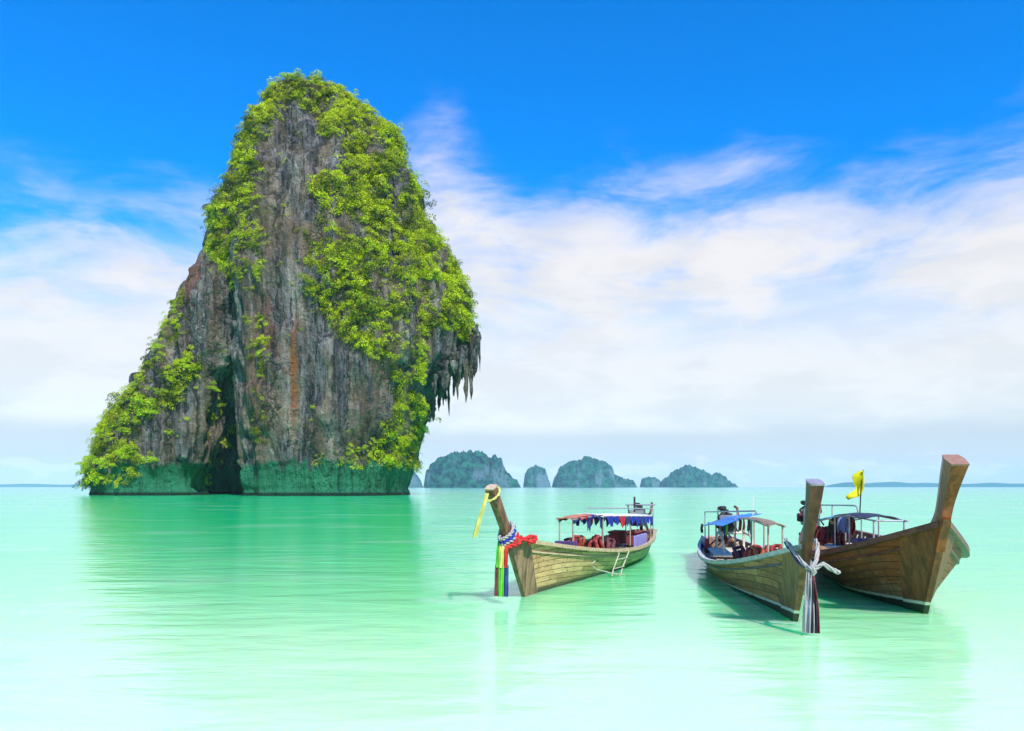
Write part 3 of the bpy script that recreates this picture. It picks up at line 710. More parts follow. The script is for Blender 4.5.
def make_boat(sp):
    r0 = empty('longtail_boat', (sp['bow'][0], sp['bow'][1], 0), R(sp['th']))
    # the root stands at the stem's foot: local x = -L .. 0; parts are modelled from the stern and shifted
    tag(r0, sp['label'], 'boat', 'longtail boats anchored in the shallows')
    L = sp['L']; made = []
    def part(mb, name, m, parent=None, smooth=False):
        o = mb.build(name, m, parent or r0, smooth)
        if parent is None: o.location = (-L, 0, 0)
        made.append(o); return o
    us = [-1 + i/10 for i in range(10)] + [i/90 for i in range(91)]
    ts = [j/15 for j in range(16)]
    # hull shell
    m = MB(); uvs = []
    for side in (1, -1):
        P = []
        for u in us:
            gl = 0; prev = None
            for t in ts:
                p = hull_pt(sp, u, t, side); P.append(p)
                if prev is not None: gl += (p-prev).length
                prev = p; uvs.append((p.x, gl))
        m.grid(P, len(us), len(ts), flip=(side > 0))
    hull = part(m, 'hull', sp['wood'], smooth=True)
    lay = hull.data.uv_layers.new(name='UVMap')
    for lp in hull.data.loops: lay.data[lp.index].uv = uvs[lp.vertex_index]
    # inner planking and bottom boards
    m = MB()
    for side in (1, -1):
        P = [hull_pt(sp, u, max(t, .02), side, -.05) + Vector((0, 0, .03*(1-t))) for u in us for t in ts]
        for p in P:
            if p.y*side < 0: p.y = 0
        m.grid(P, len(us), len(ts), flip=(side < 0))
    part(m, 'inner_planking', M_INSIDE, smooth=True)
    m = MB(); zf = .12
    nb_ = 5
    for q in range(nb_):
        pts = []; 
        for i in range(30):
            u = .02 + .90*i/29; b, g, k = u_shape(sp, u); t = (zf-k)/(g-k); hb = max(.0, abs(hull_pt(sp, u, t, 1, -.06).y))
            pts.append((hull_pt(sp, u, t, 1).x, hb))
        P = []
        for x, hb in pts:
            a = -hb + 2*hb*q/nb_ + .012; b2 = -hb + 2*hb*(q+1)/nb_ - .012
            P += [(x, a, zf), (x, b2, zf)]
        m.sheet(P, len(pts), 2, .03)
    part(m, 'floorboards', M_DECK)
    # gunwales: capped rails on the sheer, with a rubbing strake below
    for side in (1, -1):
        m = MB(); pts = [hull_pt(sp, u, 1, side) for u in us]
        n0, n1 = sp.get('rail', (.11, .085))
        rx = [Vector((0, side*.035, 0)) + p for p in pts]
        m.sweep(rx, [[(0, -n0/2, -n1*.4), (0, n0/2, -n1*.4), (0, n0/2, n1*.6), (0, -n0/2, n1*.6)] for _ in pts])
        part(m, 'gunwale', sp['railmat'])
        m = MB(); pts = [hull_pt(sp, u, .86, side, .012) for u in us[10:]]
        m.sweep(pts, [[(0, -.02, -.02), (0, .02, -.02), (0, .02, .02), (0, -.02, .02)] for _ in pts])
        part(m, 'rubbing_strake', sp['strakemat'])
    # stem planks lying on the bow, stem bar and prow post
    for side in (1, -1):
        m = MB(); P = []
        ul = [sp['stem_u'] + (1-sp['stem_u'])*i/8 for i in range(9)]
        for u in ul:
            for t in ts: P.append(hull_pt(sp, u, t, side, .022))
        m.sheet(P, len(ul), len(ts), .03)
        part(m, 'stem_plank', sp['stemmat'], smooth=False)
    m = MB(); g = sp['gb']; pts = []; sec = []
    for i in range(9):
        z = -.36 + (g+.10+.36)*i/8; pts.append((L + sp['rk']*z + .02, 0, z)); wd = .055 + .03*i/8
        sec.append([(-.12, -wd, 0), (.075, -wd*.75, 0), (.075, wd*.75, 0), (-.12, wd, 0)])
    m.sweep(pts, sec); part(m, 'stem_bar', sp['stemmat'])
    m = MB(); PW = sp['prow']; pts, sec = [], []
    n = 22
    px_, pz_, pd_, pw_ = [np.array(c) for c in zip(*PW)]
    tt = np.linspace(0, 1, len(PW))
    def cr(a, q):                       # smooth interpolation
        i = min(int(q*(len(a)-1)), len(a)-2); f = q*(len(a)-1)-i
        p0, p1, p2, p3 = a[max(i-1, 0)], a[i], a[i+1], a[min(i+2, len(a)-1)]
        return .5*((2*p1)+(-p0+p2)*f+(2*p0-5*p1+4*p2-p3)*f*f+(-p0+3*p1-3*p2+p3)*f**3)
    path = [Vector((L+cr(px_, i/(n-1)), 0, cr(pz_, i/(n-1)))) for i in range(n)]
    for i in range(n):
        tng = (path[min(i+1, n-1)] - path[max(i-1, 0)]).normalized(); nr = Vector((tng.z, 0, -tng.x*(1-.55*i/(n-1)))).normalized()
        d, w_ = cr(pd_, i/(n-1)), cr(pw_, i/(n-1))
        sec.append([nr*(-d/2) + Vector((0, -w_*.38, 0)), nr*(-d*.1) + Vector((0, -w_/2, 0)), nr*(d/2) + Vector((0, -w_*.42, 0)),
                    nr*(d/2) + Vector((0, w_*.42, 0)), nr*(-d*.1) + Vector((0, w_/2, 0)), nr*(-d/2) + Vector((0, w_*.38, 0))])
    m.sweep(path, sec); prow = part(m, 'prow', sp['prowmat'])
    m = MB(); e = (path[-1]-path[-2]).normalized()
    m.sweep([path[-1] + e*.002, path[-1] + e*.035], [[o*1.04 for o in sec[-1]]]*2); cap = part(m, 'prow_cap', sp['capmat'], prow)
    # fore deck, thwarts, ribs
    m = MB(); ul = [.86 + .12*i/8 for i in range(9)]; P = []
    for u in ul:
        p = hull_pt(sp, u, .97, 1, -.02); P += [(p.x, -max(p.y, .01), p.z), (p.x, 0, p.z+.02), (p.x, max(p.y, .01), p.z)]
    m.sheet(P, len(ul), 3, .03); part(m, 'foredeck', sp['railmat'])
    for u in sp['thwarts']:
        p = hull_pt(sp, u, .72, 1, -.03)
        m = MB(); m.box((p.x, 0, p.z), (.26, 2*p.y, .04), bev=.01); part(m, 'thwart', M_PALE)
    for i in range(16):
        u = .06 + .8*i/15
        for side in (1, -1):
            m = MB()
            pts = [hull_pt(sp, u, t, side, -.075) for t in (.35, .5, .65, .8, .97)]
            m.sweep(pts, [[(-.03, -.02, 0), (.03, -.02, 0), (.03, .02, 0), (-.03, .02, 0)]]*5)
            part(m, 'rib', M_PALE)
    return r0, part, hull

def awning_posts(part, xs, m, r=.020):
    """upright posts standing on the thwarts: x, half spacing, foot, head"""
    for x, hw, z0, z1 in xs:
        for side in (1, -1):
            mb = MB(); mb.tube([(x, side*hw, z0), (x+random.uniform(-.02, .02), side*hw, z1)], r, 7); part(mb, 'awning_post', m)
def awning(part, name, x0, x1, hw, z0, z1, crown, m, th=.02, sag=.02, nx=14, ny=11, curve=0.0, roll=0.0, yc=0.0):
    P = []
    for i in range(nx):
        q = i/(nx-1); x = x0 + (x1-x0)*q
        for j in range(ny):
            v = -1 + 2*j/(ny-1)
            z = z0 + (z1-z0)*q + crown*(1-v*v) - sag*math.sin(math.pi*q*3)**2 + curve*math.sin(math.pi*q) + .008*noise.noise(Vector((x*2, v*3, z0)))
            P.append((x, yc + v*hw, z + roll*v))
    mb = MB(); mb.sheet(P, nx, ny, th); return part(mb, name, m, smooth=False)
def engine(part, x, y, z, big=1.0, withmats=(M_IRON, M_RUST, M_GREYM)):
    I, Ru, Gm = withmats
    mb = MB(); mb.box((x, y, z), (.62*big, .34*big, .34*big), bev=.03); mb.box((x-.04, y, z+.23*big), (.46*big, .24*big, .16*big), bev=.02)
    for k in range(4): mb.tube([(x-.2*big+.13*k*big, y, z+.3*big), (x-.2*big+.13*k*big, y, z+.40*big)], .035*big, 8)
    e = part(mb, 'engine', I)
    L = -0.0
    mb = MB(); mb.box((x+.40*big, y, z+.06), (.09, .40*big, .46*big), bev=.015); part(mb, 'radiator', Gm, e)
    mb = MB(); mb.tube([(x, y+.19*big, z+.12), (x-.1, y+.30*big, z+.22), (x-.35*big, y+.30*big, z+.42*big), (x-.5*big, y+.26*big, z+.46*big)], .045, 8); part(mb, 'exhaust_pipe', Ru, e)
    mb = MB(); mb.tube([(x-.1, y-.12, z+.36*big), (x-.1, y-.12, z+.40*big), (x-.1, y-.12, z+.46*big), (x-.1, y-.12, z+.48*big)], [.05*big, .10*big, .10*big, .06*big], 12); part(mb, 'air_filter', I, e)
    for k in range(5): 
        mb = MB(); a = k*1.3; mb.tube([(x-.25+.12*k, y-.15, z+.1), (x-.2+.12*k, y-.24-.04*math.sin(a), z+.24+.06*math.cos(a)), (x-.15+.11*k, y-.1, z+.34*big)], .022, 6); part(mb, 'hose', I if k % 2 else Ru, e)
    mb = MB(); mb.tube([(x+.46*big, y-.03, z-.02), (x+.50*big, y-.03, z-.02)], .16*big, 16); part(mb, 'pulley', I, e)
    mb = MB(); mb.tube([(x-.28, y, z-.1), (x-.30, y, z-.62)], .06, 8); mb.box((x-.3, y, z-.5), (.3, .5, .10), bev=.02); part(mb, 'engine_stand', Ru, e)
    mb = MB(); mb.tube([(x+.3, y+.1, z+.05), (x+.9, y+.18, z+.0), (x+1.35, y+.2, z-.12)], .022, 7); part(mb, 'tiller', I, e)
    mb = MB(); mb.tube([(x-.3, y, z-.02), (x-1.2, y, z-.35), (x-2.1, y, z-.80)], [.05, .035, .03], 8); part(mb, 'propeller_shaft', Gm, e)
    mb = MB(); mb.box((x+.1, y-.28, z+.05), (.34, .16, .26), bev=.03); part(mb, 'fuel_tank', M_VESTD, e)
    return e
def pennants(part, name, pts, mats, drop=.22, wd=.24):
    """little cloths hung along an awning's edge: each a part"""
    for (x, y, z), m in zip(pts, mats):
        P = []
        for i in range(5):
            for j in range(4):
                q = i/4; v = j/3
                P.append((x - wd/2 + wd*v*(1-.25*q), y + .02*math.sin(v*6+q*3), z - drop*q*(1+.25*math.sin(v*5+x))))
        mb = MB(); mb.sheet(P, 5, 4, .008); part(mb, name, m)
def vest():
    mb = MB()
    for s in (1, -1):
        P = []
        for i in range(7):
            q = i/6; wd = .12*(1-.35*q**3); 
            P.append((0.075, s*(.085+.03*(q > .8)), -.25+.5*q, wd))
        pts = [(p[0]+.02*math.sin(3.1*i/6), p[1], p[2]) for i, p in enumerate(P)]
        mb.sweep(pts, [[(-.045, -p[3]*.6, 0), (.0, -p[3]*.68, 0), (.045, -p[3]*.45, 0), (.045, p[3]*.45, 0), (0, p[3]*.68, 0), (-.045, p[3]*.6, 0)] for p in P])
    pts = [(-.075, 0, -.22+.44*i/5) for i in range(6)]
    mb.sweep(pts, [[(-.04, -.18, 0), (0, -.2, 0), (.04, -.17, 0), (.04, .17, 0), (0, .2, 0), (-.04, .18, 0)]]*6)
    mb.tube([(.06, .11, .22), (.0, .12, .30), (-.09, .07, .32), (-.09, -.07, .32), (.0, -.12, .30), (.06, -.11, .22)], .05, 7)
    mb.box((.125, 0, -.05), (.012, .30, .035)); mb.box((.125, 0, -.16), (.012, .30, .035))
    return mb
VESTS = {}
def put_vests(sp, r0, spots, label, group):
    for i, (x, y, z, m) in enumerate(spots):
        if m.name not in VESTS: o = vest().build('life_jacket', m); VESTS[m.name] = o
        else: o = VESTS[m.name].copy(); COL.objects.link(o)
        c, s_ = math.cos(R(sp['th'])), math.sin(R(sp['th'])); dx, dy = sp.get('shift', (0, 0)); lx = x + dx - sp['L']; y += dy
        o.location = (sp['bow'][0] + c*lx - s_*y, sp['bow'][1] + s_*lx + c*y, z)
        o.rotation_euler = (random.uniform(-.25, .25), random.uniform(-.35, .35), R(sp['th']) + random.uniform(-1.2, 1.2))
        o.scale = (.82,)*3
        tag(o, label, 'life jacket', group)
def at(sp, o):
    """places a free thing modelled in a boat's frame (x from the stern)"""
    c, s_ = math.cos(R(sp['th'])), math.sin(R(sp['th'])); dx, dy = sp.get('shift', (0, 0)); lx = dx - sp['L']
    o.location = (sp['bow'][0] + c*lx - s_*dy, sp['bow'][1] + s_*lx + c*dy, 0); o.rotation_euler = (0, 0, R(sp['th'])); return o
def ribbon(pts, wd, axis=(0, 1, 0), th=.012, fold=.02, nv=5):
    P = []; ax = Vector(axis).normalized(); pts = [Vector(p) for p in pts]
    # refine
    fine = []
    for a, b in zip(pts, pts[1:]): fine += [a.lerp(b, k/4) for k in range(4)]
    fine.append(pts[-1]); n = len(fine)
    for i, p in enumerate(fine):
        t = (fine[min(i+1, n-1)]-fine[max(i-1, 0)]).normalized(); nr = t.cross(ax).normalized()
        for j in range(nv):
            v = j/(nv-1)-.5; w_ = wd[0] + (wd[1]-wd[0])*i/(n-1) if isinstance(wd, tuple) else wd
            P.append(p + ax*v*w_ + nr*fold*math.sin(v*9 + i*.35))
    mb = MB(); mb.sheet(P, n, nv, th); return mb

# ---- boat one: bleached, bow to the left
W1 = wood_mat('bleached_hull', (.62, .345, .150), (.22, .108, .044), (.82, .50, .24), plank=(1.15, .135))
T1 = timber('bleached_timber', (.10, .052, .026), (.36, .215, .12), .6)
T1b = timber('red_brown_prow', (.065, .025, .012), (.28, .14, .07), .5)
R1 = mat('worn_rail', (.42, .31, .18), .6, vscale=14, var=.3)
CAP1 = mat('pale_end_grain', (.46, .34, .23), .7, vscale=16)
b1 = dict(bow=(.28, 16.51), th=-111.8, L=12.6, B=1.10, gm=.60, gb=1.32, gs=.74, um=.46, wr=.78, bs=.34, nb=1.6, rk=.72, tail=.9, stem_u=.955,
     wood=W1, railmat=R1, strakemat=R1, stemmat=T1, prowmat=T1b, capmat=CAP1, thwarts=(.16, .24, .32, .40),
     prow=[(.84, 1.18, .32, .13), (1.10, 1.52, .27, .14), (1.37, 1.83, .25, .155), (1.70, 2.20, .25, .18), (1.86, 2.38, .25, .20)],
     label='bleached tan longtail boat with white canopy roof, its bow pointing left')
r1, part, _ = make_boat(b1)
awning(part, 'awning', .8, 7.7, .48, 1.32, 1.56, .10, M_WHITE)
awning(part, 'front_awning', 7.75, 9.7, .20, 1.60, 1.58, .03, M_ORANGE, curve=.03)
for side in (1, -1):                        # blue valance cloth of the white roof
    for i in range(9):
        x = 1.2 + i*.74; m = (M_ROYAL, M_ROYAL, M_DKBLUE, M_ROYAL, M_ROYAL, M_DKBLUE, M_RED, M_ROYAL, M_ROYAL)[i]
        pennants(part, 'valance', [(x, side*.51, 1.34 + .25*i/9)], [m], (.30, .22, .26)[i % 3], .70)
    pennants(part, 'edge_strip', [(8.1, side*.21, 1.62), (8.8, side*.21, 1.62), (9.4, side*.21, 1.60)], [M_ROYAL, M_RED, M_DKBLUE], .09, .75)
pennants(part, 'pennant', [(7.7, .4, 1.62), (8.2, .18, 1.60)], [M_DKBLUE, M_DKBLUE], .36, .4)
awning_posts(part, [(1.0, .46, .55, 1.36), (4.3, .46, .5, 1.47), (7.6, .44, .5, 1.60), (9.6, .18, .7, 1.58)], M_POST)
for side in (1, -1):
    mb = MB(); mb.tube([(.8, side*.49, 1.33), (7.7, side*.49, 1.585)], .02, 7); mb.tube([(7.7, side*.20, 1.585), (9.75, side*.20, 1.565)], .02, 7); part(mb, 'awning_rail', M_POST)
mb = MB(); mb.tube([(1.0, .55, .6), (1.05, .55, 1.58), (1.1, .5, 1.62), (6.6, -.35, 1.78)], .022, 7); mb.tube([(6.6, -.35, 1.78), (6.6, -.35, 1.56)], .02, 7); part(mb, 'roof_pole', M_STEEL)
mb = MB(); mb.tube([(-.1, .2, .6), (.9, .1, 1.75)], .03, 7); mb.tube([(-.1, -.5, .6), (.9, -.4, 1.75)], .03, 7); mb.tube([(.9, -.5, 1.75), (.9, .6, 1.75)], .03, 7); part(mb, 'stern_frame', M_STEEL)
mb = MB(); mb.tube([(1.6, 0, 1.5), (1.6, 0, 2.05)], .035, 8); part(mb, 'mast', M_IRON)
engine(part, .75, 0, 1.22, 1.25)
mb = MB(); mb.box((4.0, .72, .66), (1.8, .05, .42), bev=.015); part(mb, 'side_board', M_PURPLE)
mb = MB(); mb.box((9.6, .0, .90), (.10, .6, .22), bev=.02); part(mb, 'front_board', M_DPURP)
for y in (-.3, .3):
    mb = MB(); mb.box((3.0, y, .88), (.9, .42, .07), bev=.02); mb.box((3.0, y, .65), (.8, .35, .36)); part(mb, 'seat', M_MAROON)
gv = 'life jackets under the canopy of the bleached boat'
put_vests(b1, r1, [(9.3, .15, .84, M_VEST), (9.0, -.05, .78, M_VESTD), (7.7, .35, .74, M_VEST), (7.3, .1, .76, M_VEST), (7.2, -.3, .70, M_VESTO), (8.1, -.2, .70, M_VESTD), (6.9, .45, .66, M_VESTD), (7.6, .15, .62, M_VEST)],
          'red life jacket piled under the front awning of the bleached boat', gv)
# ladder hung over its side
lad = empty('boarding_ladder'); at(b1, lad)
tag(lad, 'pale pipe boarding ladder hanging over the side of the bleached boat', 'ladder')
def lp(x, out, z):
    u = x/b1['L']; b, g, k = u_shape(b1, u); t = min(1, max(0, (z-k)/(g-k))); p = hull_pt(b1, u, t, 1); return (x, p.y+out, z)
for x in (7.4, 8.1):
    mb = MB(); mb.tube([lp(x, .05, .70), lp(x, .16, .60), lp(x+.3, .35, .2), lp(x+.5, .55, -.06)], .018, 7); mb.build('rail', M_LADDER, lad)
for k in range(3):
    q = .25 + k*.33; mb = MB(); z = .62-.70*q; mb.tube([lp(7.4+.45*q, .16+.36*q, z), lp(8.1+.45*q, .16+.36*q, z)], .015, 7); mb.build('rung', M_LADDER, lad)
mb = MB(); mb.tube([lp(7.9, .62, .0), lp(8.7, .5, .12), lp(9.5, .3, .30), lp(9.7, .18, .44), lp(9.4, .12, .50)], .018, 7); mb.build('hand_bar', M_LADDER, lad)
# cloths on its prow
g1 = empty('prow_garland'); at(b1, g1); L1 = b1['L']
tag(g1, 'red, white and blue sashes wound round the neck of the bleached boat', 'garland')
def strands(path, r, m, name, par, n=3, rad=None, seed=0):
    """cloth twisted into a loose rope: n crumpled strands winding round a path, one mesh"""
    pts = [Vector(p) for p in path]; fine = []
    for a, b in zip(pts, pts[1:]): fine += [a.lerp(b, k/5) for k in range(5)]
    fine.append(pts[-1]); mb = MB(); rad = rad or r*.9
    for k in range(n):
        q = []; rr = []
        for i, p in enumerate(fine):
            t = (fine[min(i+1, len(fine)-1)]-fine[max(i-1, 0)]).normalized(); a = t.cross(Vector((.3, .2, 1))).normalized(); b = t.cross(a)
            ph = k*2*math.pi/n + i*.42; q.append(p + (a*math.cos(ph)+b*math.sin(ph))*rad)
            rr.append(r*(.8+.5*noise.noise(Vector((i*.5, k*3.1+seed, 1.3)))))
        mb.tube(q, rr, 7)
    return mb.build(name, m, par, True)
def wrap(x, z, rx, ry, r, m, name, tilt=.12, par=g1):
    strands([(x + rx*math.cos(a), ry*math.sin(a), z + tilt*math.cos(a) + .02*math.sin(3*a)) for a in [2*math.pi*i/18 for i in range(19)]], r, m, name, par, 2, r*.8, z)
wrap(L1+.93, 1.28, .27, .155, .030, M_RED, 'sash', -.14); wrap(L1+.84, 1.24, .34, .20, .030, M_RED, 'sash', -.10)
wrap(L1+1.00, 1.36, .22, .14, .028, M_CREAM, 'sash', -.14); wrap(L1+1.03, 1.42, .21, .135, .030, M_ROYAL, 'sash', -.15); wrap(L1+1.07, 1.49, .20, .13, .026, M_CREAM, 'sash', -.16)
strands([(L1+.60, .18, 1.28), (L1+.38, .27, 1.33), (L1+.20, .33, 1.31), (L1+.32, .34, 1.24), (L1+.5, .27, 1.22)], .035, M_RED, 'knot', g1, 3)
g2 = empty('ribbon_tails'); at(b1, g2)
tag(g2, 'green, red, yellow and blue ribbons hanging from the bleached boat neck to the water', 'ribbons')
for dy, dx, m, m2, w_ in ((-.12, .03, M_GREEN, M_MAROON, .10), (-.03, .06, M_PALEYEL, M_GREEN, .10), (.055, .03, M_RED, M_DKBLUE, .10)):
    x = L1+1.20
    ribbon([(x-.04, dy*.6, 1.36), (x+dx, dy*.9, 1.10), (x+dx+.02, dy, .75)], (.10, w_)).build('ribbon', m, g2)
    ribbon([(x+dx+.0, dy, .80), (x+dx+.02, dy*1.1, .45), (x+dx+.03, dy*1.12, .16)], (w_, w_+.02)).build('ribbon', m2, g2)
g3 = empty('prow_ribbon'); at(b1, g3)
tag(g3, 'pale yellow ribbon hanging from the tip of the left prow', 'ribbon')
ribbon([(L1+1.97, -.04, 2.28), (L1+2.03, -.08, 2.05), (L1+2.06, -.17, 1.75), (L1+2.06, -.26, 1.42)], (.06, .11)).build('tail', M_PALEYEL, g3)
strands([(L1+1.80+.185*math.cos(a), .145*math.sin(a), 2.27-.14*math.cos(a)) for a in [2*math.pi*i/14 for i in range(15)]], .014, M_PALEYEL, 'loop', g3, 2)

# ---- boat two: middle, bow toward the viewer
W2 = wood_mat('brown_hull', (.36, .150, .055), (.11, .044, .017), (.54, .255, .098), stripe=(-.24, .033, .035), plank=(1.6, .16))
T2 = timber('mid_brown_timber', (.10, .043, .017), (.27, .13, .052), .5, stripe=(-.24, .033, .035))
T2b = timber('dark_red_prow', (.038, .012, .006), (.15, .048, .020), .35)
R2 = mat('grey_white_rail', (.46, .42, .40), .55, vscale=14, var=.35)
S2 = mat('dark_blue_strake', (.07, .06, .10), .55, var=.4)
CAP2 = mat('lilac_grey_end', (.26, .23, .29), .6, vscale=14)
b2 = dict(bow=(5.07, 13.47), th=-99.6, L=12.8, B=1.05, gm=.52, gb=1.40, gs=.60, um=.51, wr=.92, bs=.5, nb=1.6, rk=.70, tail=1.0, stem_u=.95,
     wood=W2, railmat=R2, strakemat=S2, stemmat=T2, prowmat=T2b, capmat=CAP2, thwarts=(.30, .38, .46),
     prow=[(.82, 1.15, .38, .13), (1.02, 1.46, .32, .13), (1.24, 1.82, .33, .15), (1.46, 2.20, .38, .20), (1.58, 2.46, .42, .235)],
     label='brown longtail boat with bright blue roof sheet and a long white sash on its prow')
r2, part, _ = make_boat(b2)
awning(part, 'awning', .4, 6.6, .50, 1.22, 1.54, .03, M_BLUE, curve=.05, roll=.16, yc=-.10)
awning(part, 'front_awning', 6.7, 11.1, .15, 1.58, 1.62, .03, M_BEIGE, curve=.05)
awning_posts(part, [(.8, .42, .5, 1.22), (3.2, .42, .5, 1.34), (6.4, .24, .5, 1.57), (8.6, .14, .7, 1.65), (10.9, .14, .9, 1.60)], M_POST)
for side in (1, -1):
    mb = MB(); mb.tube([(6.6, side*.15, 1.575), (8.3, side*.15, 1.635), (11.15, side*.15, 1.60)], .02, 7); part(mb, 'awning_rail', M_POST)
mb = MB(); mb.tube([(.2, -.5, 1.45), (.3, -.5, 1.54), (7.4, .12, 1.80), (7.6, .12, 1.74)], .022, 7); mb.tube([(.3, -.5, 1.54), (.3, -.5, .6)], .02, 7); mb.tube([(5.2, -.05, 1.72), (5.2, -.05, 1.5)], .016, 6); part(mb, 'roof_pole', M_STEEL)
mb = MB(); mb.tube([(7.0, .12, 1.6), (7.0, .12, 2.15)], .010, 6); part(mb, 'aerial', M_WHITE)
mb = MB(); mb.tube([(1.6, -.2, 1.3), (1.6, -.2, 1.75)], .02, 6); part(mb, 'mast', M_IRON)
engine(part, 1.3, .1, 1.12, 1.35)
mb = MB(); mb.box((2.5, -.72, .62), (1.7, .05, .40), bev=.015); sb = part(mb, 'side_board', M_GREYBLUE)
mb = MB(); mb.box((3.42, -.71, .60), (.10, .14, .44), bev=.02); part(mb, 'board_post', M_VEST)
mb = MB(); mb.box((4.4, -.05, .52), (2.5, 1.3, .05), bev=.015); part(mb, 'stern_deck', M_PALE)
mb = MB()
for y in (-.4, .4): mb.tube([(3.2, y, .5), (3.2, y, 1.02), (4.6, y, 1.0), (5.0, y, .85), (5.1, y, .5)], .035, 8)
mb.tube([(3.2, -.4, 1.0), (3.2, .4, 1.0)], .035, 8); part(mb, 'seat_frame', M_PALE)
mb = MB(); mb.tube([(2.5, -.6, .5), (3.3, -.15, 1.05), (4.1, .3, .5)], .03, 7); part(mb, 'engine_brace', M_POST)
gp = [(5.4, -.4, 1.42), (5.9, -.4, 1.45), (6.6, -.16, 1.57), (7.4, -.16, 1.60), (8.4, -.16, 1.62), (5.6, .2, 1.55), (5.6, 0, 1.55)]
pennants(part, 'pennant', gp, [M_DKBLUE, M_GREEN, M_MAROON, M_RED, M_NAVY, M_MAROON, M_RED], .30, .32)
put_vests(b2, r2, [(9.4, -.3, .74, M_VEST), (9.0, -.05, .76, M_VEST), (8.6, .3, .75, M_VESTD), (9.7, .1, .8, M_VEST), (10.1, -.25, .84, M_VESTO), (8.3, -.35, .72, M_VESTD), (10.0, .2, .86, M_VEST), (7.9, .1, .7, M_VEST)],
          'red life jacket stacked under the beige front awning of the middle boat', 'life jackets under the canopy of the middle boat')
hb = ribbon([(.6, -.62, 1.14), (.6, -.64, 1.0), (.58, -.63, .84)], (.12, .26), (1, 0, 0), .05).build('hanging_bundle', M_BLACKC); at(b2, hb)
tag(hb, 'small dark cloth bundle hanging from the rear left corner of the blue roof sheet', 'cloth')
# sash tied round the stem with long tails
L2 = b2['L']; g4 = empty('sash'); at(b2, g4)
tag(g4, 'long white and dark striped sash tied round the middle prow, tails hanging to the water', 'sash')
kx, kz = L2+1.30, 1.06
for s, m in ((-1, M_CREAM), (1, M_CREAM)):
    strands([(L2+.55, s*.24, 1.50), (L2+.80, s*.22, 1.40), (L2+1.05, s*.15, 1.24), (kx, s*.03, kz)], .022, m, 'band', g4, 3, seed=s)
    strands([(L2+.54, s*.25, 1.44), (L2+.78, s*.23, 1.35), (L2+1.03, s*.16, 1.18), (kx, s*.03, kz-.03)], .018, M_DPURP if s < 0 else M_MAROON, 'band', g4, 2, seed=s+5)
strands([(kx-.02, .02, kz), (kx-.02, .20, kz+.09), (kx-.05, .36, kz-.01), (kx-.06, .46, kz-.05)], .024, M_CREAM, 'loose_end', g4, 3)
strands([(kx-.03, -.05, kz+.02), (kx+.04, -.01, kz+.04), (kx+.04, .05, kz-.01), (kx, .02, kz-.08)], .026, M_CREAM, 'knot', g4, 3)
for dy, m, w_ in ((-.085, M_CREAM, .12), (-.02, M_CREAM, .11), (.035, M_BLACKC, .10), (.095, M_MAROON, .05), (-.05, M_GREYBLUE, .03)):
    ribbon([(kx, dy*.35, kz-.02), (kx+.06, dy*.6, kz-.3), (kx+.08, dy*.85, .45), (kx+.08, dy, .04)], (w_*.55, w_), fold=.028).build('tail', m, g4)

# ---- boat three: right, dark varnished
W3 = wood_mat('varnished_hull', (.35, .160, .072), (.10, .040, .018), (.58, .32, .16), upper=((.30, .068, .015), .85), stripe=(-.20, .041, .04), plank=(1.0, .17))
T3 = timber('red_brown_timber', (.10, .030, .012), (.26, .082, .028), .45, stripe=(-.20, .041, .04))
T3b = timber('glossy_red_prow', (.12, .026, .007), (.38, .095, .020), .3)
R3 = timber('dark_varnished_rail', (.07, .026, .014), (.20, .08, .04), .4, (.1, 1, 1))
CAP3 = mat('worn_end_grain', (.30, .155, .10), .6, vscale=16)
b3 = dict(bow=(7.85, 14.29), th=-103, L=9.6, B=1.50, gm=.86, gb=1.74, gs=1.0, um=.66, wr=.74, bs=.45, nb=2.0, rk=.66, shift=(.4, -.20), tail=.8, stem_u=.945,
     wood=W3, railmat=R3, strakemat=R3, stemmat=T3, prowmat=T3b, capmat=CAP3, thwarts=(.22, .32, .42), rail=(.14, .11),
     prow=[(.70, 1.45, .62, .17), (1.00, 1.80, .44, .17), (1.20, 2.16, .40, .195), (1.43, 2.52, .46, .25), (1.68, 2.84, .52, .31)],
     label='dark red brown longtail boat at the right with the tallest prow, navy awning')
r3, part_, _ = make_boat(b3)
def part(mb, name, m, parent=None, smooth=False):          # fittings sit a little to starboard in this wide hull
    mb.v = [(p[0]+b3['shift'][0], p[1]+b3['shift'][1], p[2]) for p in mb.v]; return part_(mb, name, m, parent, smooth)
awning(part, 'awning', .9, 3.2, .40, 1.38, 1.58, .06, M_TURQ, curve=.03)
awning(part, 'front_awning', 3.3, 6.9, .34, 1.62, 1.70, .06, M_NAVY, curve=.05)
awning_posts(part, [(1.1, .38, .8, 1.38), (3.4, .33, .8, 1.62), (5.2, .33, .8, 1.70), (7.5, .30, 1.0, 1.68)], M_STEEL)
for side in (1, -1):
    mb = MB(); mb.tube([(.9, side*.40, 1.36), (3.2, side*.40, 1.555)], .018, 7); mb.tube([(3.25, side*.33, 1.60), (5.2, side*.33, 1.70), (7.75, side*.30, 1.68)], .02, 7); part(mb, 'awning_rail', M_STEEL)
mb = MB(); mb.tube([(7.5, -.30, 1.68), (7.5, .30, 1.68)], .02, 7); part(mb, 'cross_bar', M_STEEL)
for y in (-.35,):
    mb = MB(); mb.tube([(-.3, y, 1.0), (-.25, y, 1.76), (-.1, y, 1.84), (3.9, y+.4, 1.92), (4.2, y+.4, 1.89), (4.3, y+.4, 1.80), (4.3, y+.4, 1.70)], .022, 8); mb.tube([(2.0, y+.2, 1.88), (2.0, y+.2, 1.45)], .018, 6); part(mb, 'roof_rail', M_STEEL)
engine(part, -.1, -.45, 1.40, 1.2)
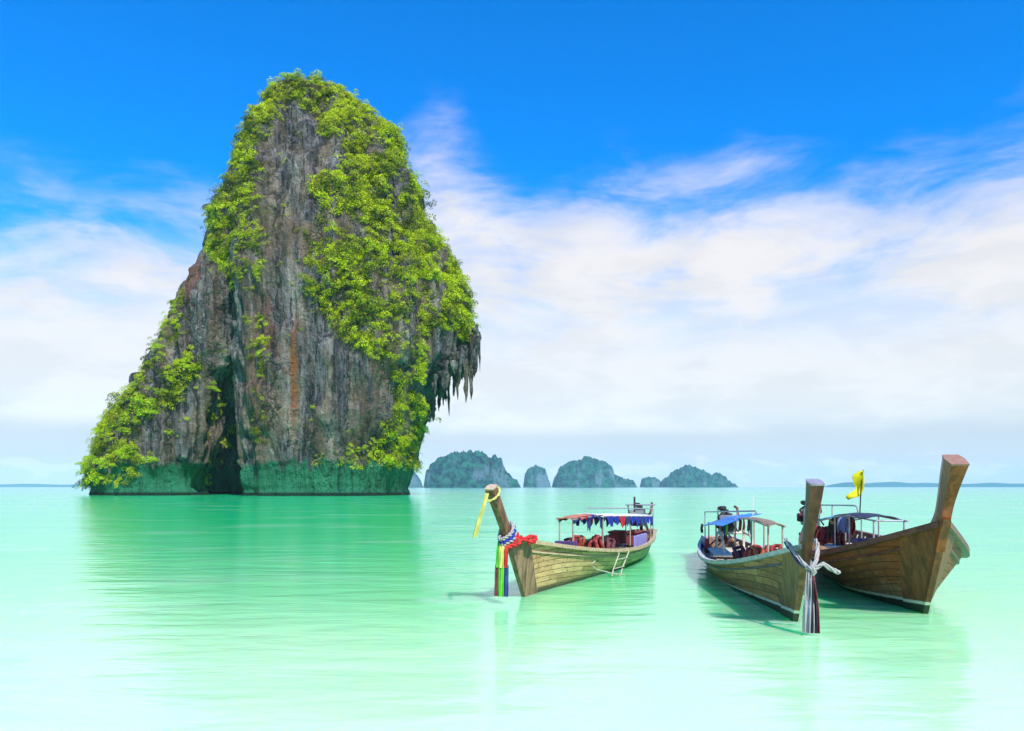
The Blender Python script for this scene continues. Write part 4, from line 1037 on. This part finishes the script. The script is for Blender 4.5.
mb = MB(); mb.box((.4, -.50, 1.15), (.6, .06, .5), bev=.015); part(mb, 'side_board', M_GREYBLUE)
mb = MB(); mb.box((5.9, .05, .72), (.7, .8, .92), bev=.02); part(mb, 'front_board', M_DPURP)
put_vests(b3, r3, [(2.8, -.55, 1.0, M_VEST), (2.4, -.3, 1.0, M_VESTO), (2.0, -.5, 1.0, M_VEST), (3.2, -.2, .95, M_VESTD)],
          'red and orange life jacket beside the stern seats of the right boat', 'life jackets in the stern of the right boat')
mb = MB()
for y in (-.3, .35): mb.box((2.9, y, .80), (1.4, .42, .06), bev=.015)
part(mb, 'seat', M_PALE)
fl = empty('flag'); at(b3, fl); tag(fl, 'bright yellow flag on a pole above the navy awning of the right boat', 'flag')
mb = MB(); mb.tube([(5.0, -.05, 1.7), (5.02, -.03, 2.3), (4.98, .03, 2.82)], .016, 7); mb.build('pole', M_IRON, fl)
P = []
for i in range(12):
    for j in range(8):
        q, v = i/11, j/7
        P.append((5.00 - .10*v + .04*math.sin(q*5+v*4), -.0 - (.30*v*(math.sin(math.pi*min(1, q**1.3*.72+.02)))**.8) + .10*math.sin(q*9+v*3)*v + .05*math.sin(math.pi*q), 2.80 - .60*q - .12*v*(q > .3)))
mb = MB(); mb.sheet(P, 12, 8, .008); mb.build('cloth', M_YEL, fl, True)
def garment(x, y, z, w_, h, m, label):
    P = []
    for i in range(9):
        for j in range(9):
            q, v = i/8, j/8-.5
            ww = w_*(1 + .25*math.sin(q*2.6) - .2*q)
            P.append((x + .035*math.sin(v*11+q*3), y + v*ww, z - h*q*(1 + .18*math.sin(v*8+1)) + .03*math.cos(v*6)))
    mb = MB(); mb.sheet(P, 9, 9, .02); o = mb.build('hanging_cloth', m); at(b3, o); tag(o, label, 'cloth')
garment(3.1, -.25, 1.54, .36, .62, M_OLIVE, 'dark olive shirt hanging at the front edge of the turquoise roof sheet')
garment(3.5, .05, 1.58, .18, .46, M_MAROON, 'narrow maroon cloth hanging under the rear edge of the navy awning')
garment(4.6, -.35, 1.62, .26, .36, M_GREYBLUE, 'square dark blue towel hanging from the side of the navy awning')
print('objects', len(bpy.data.objects))
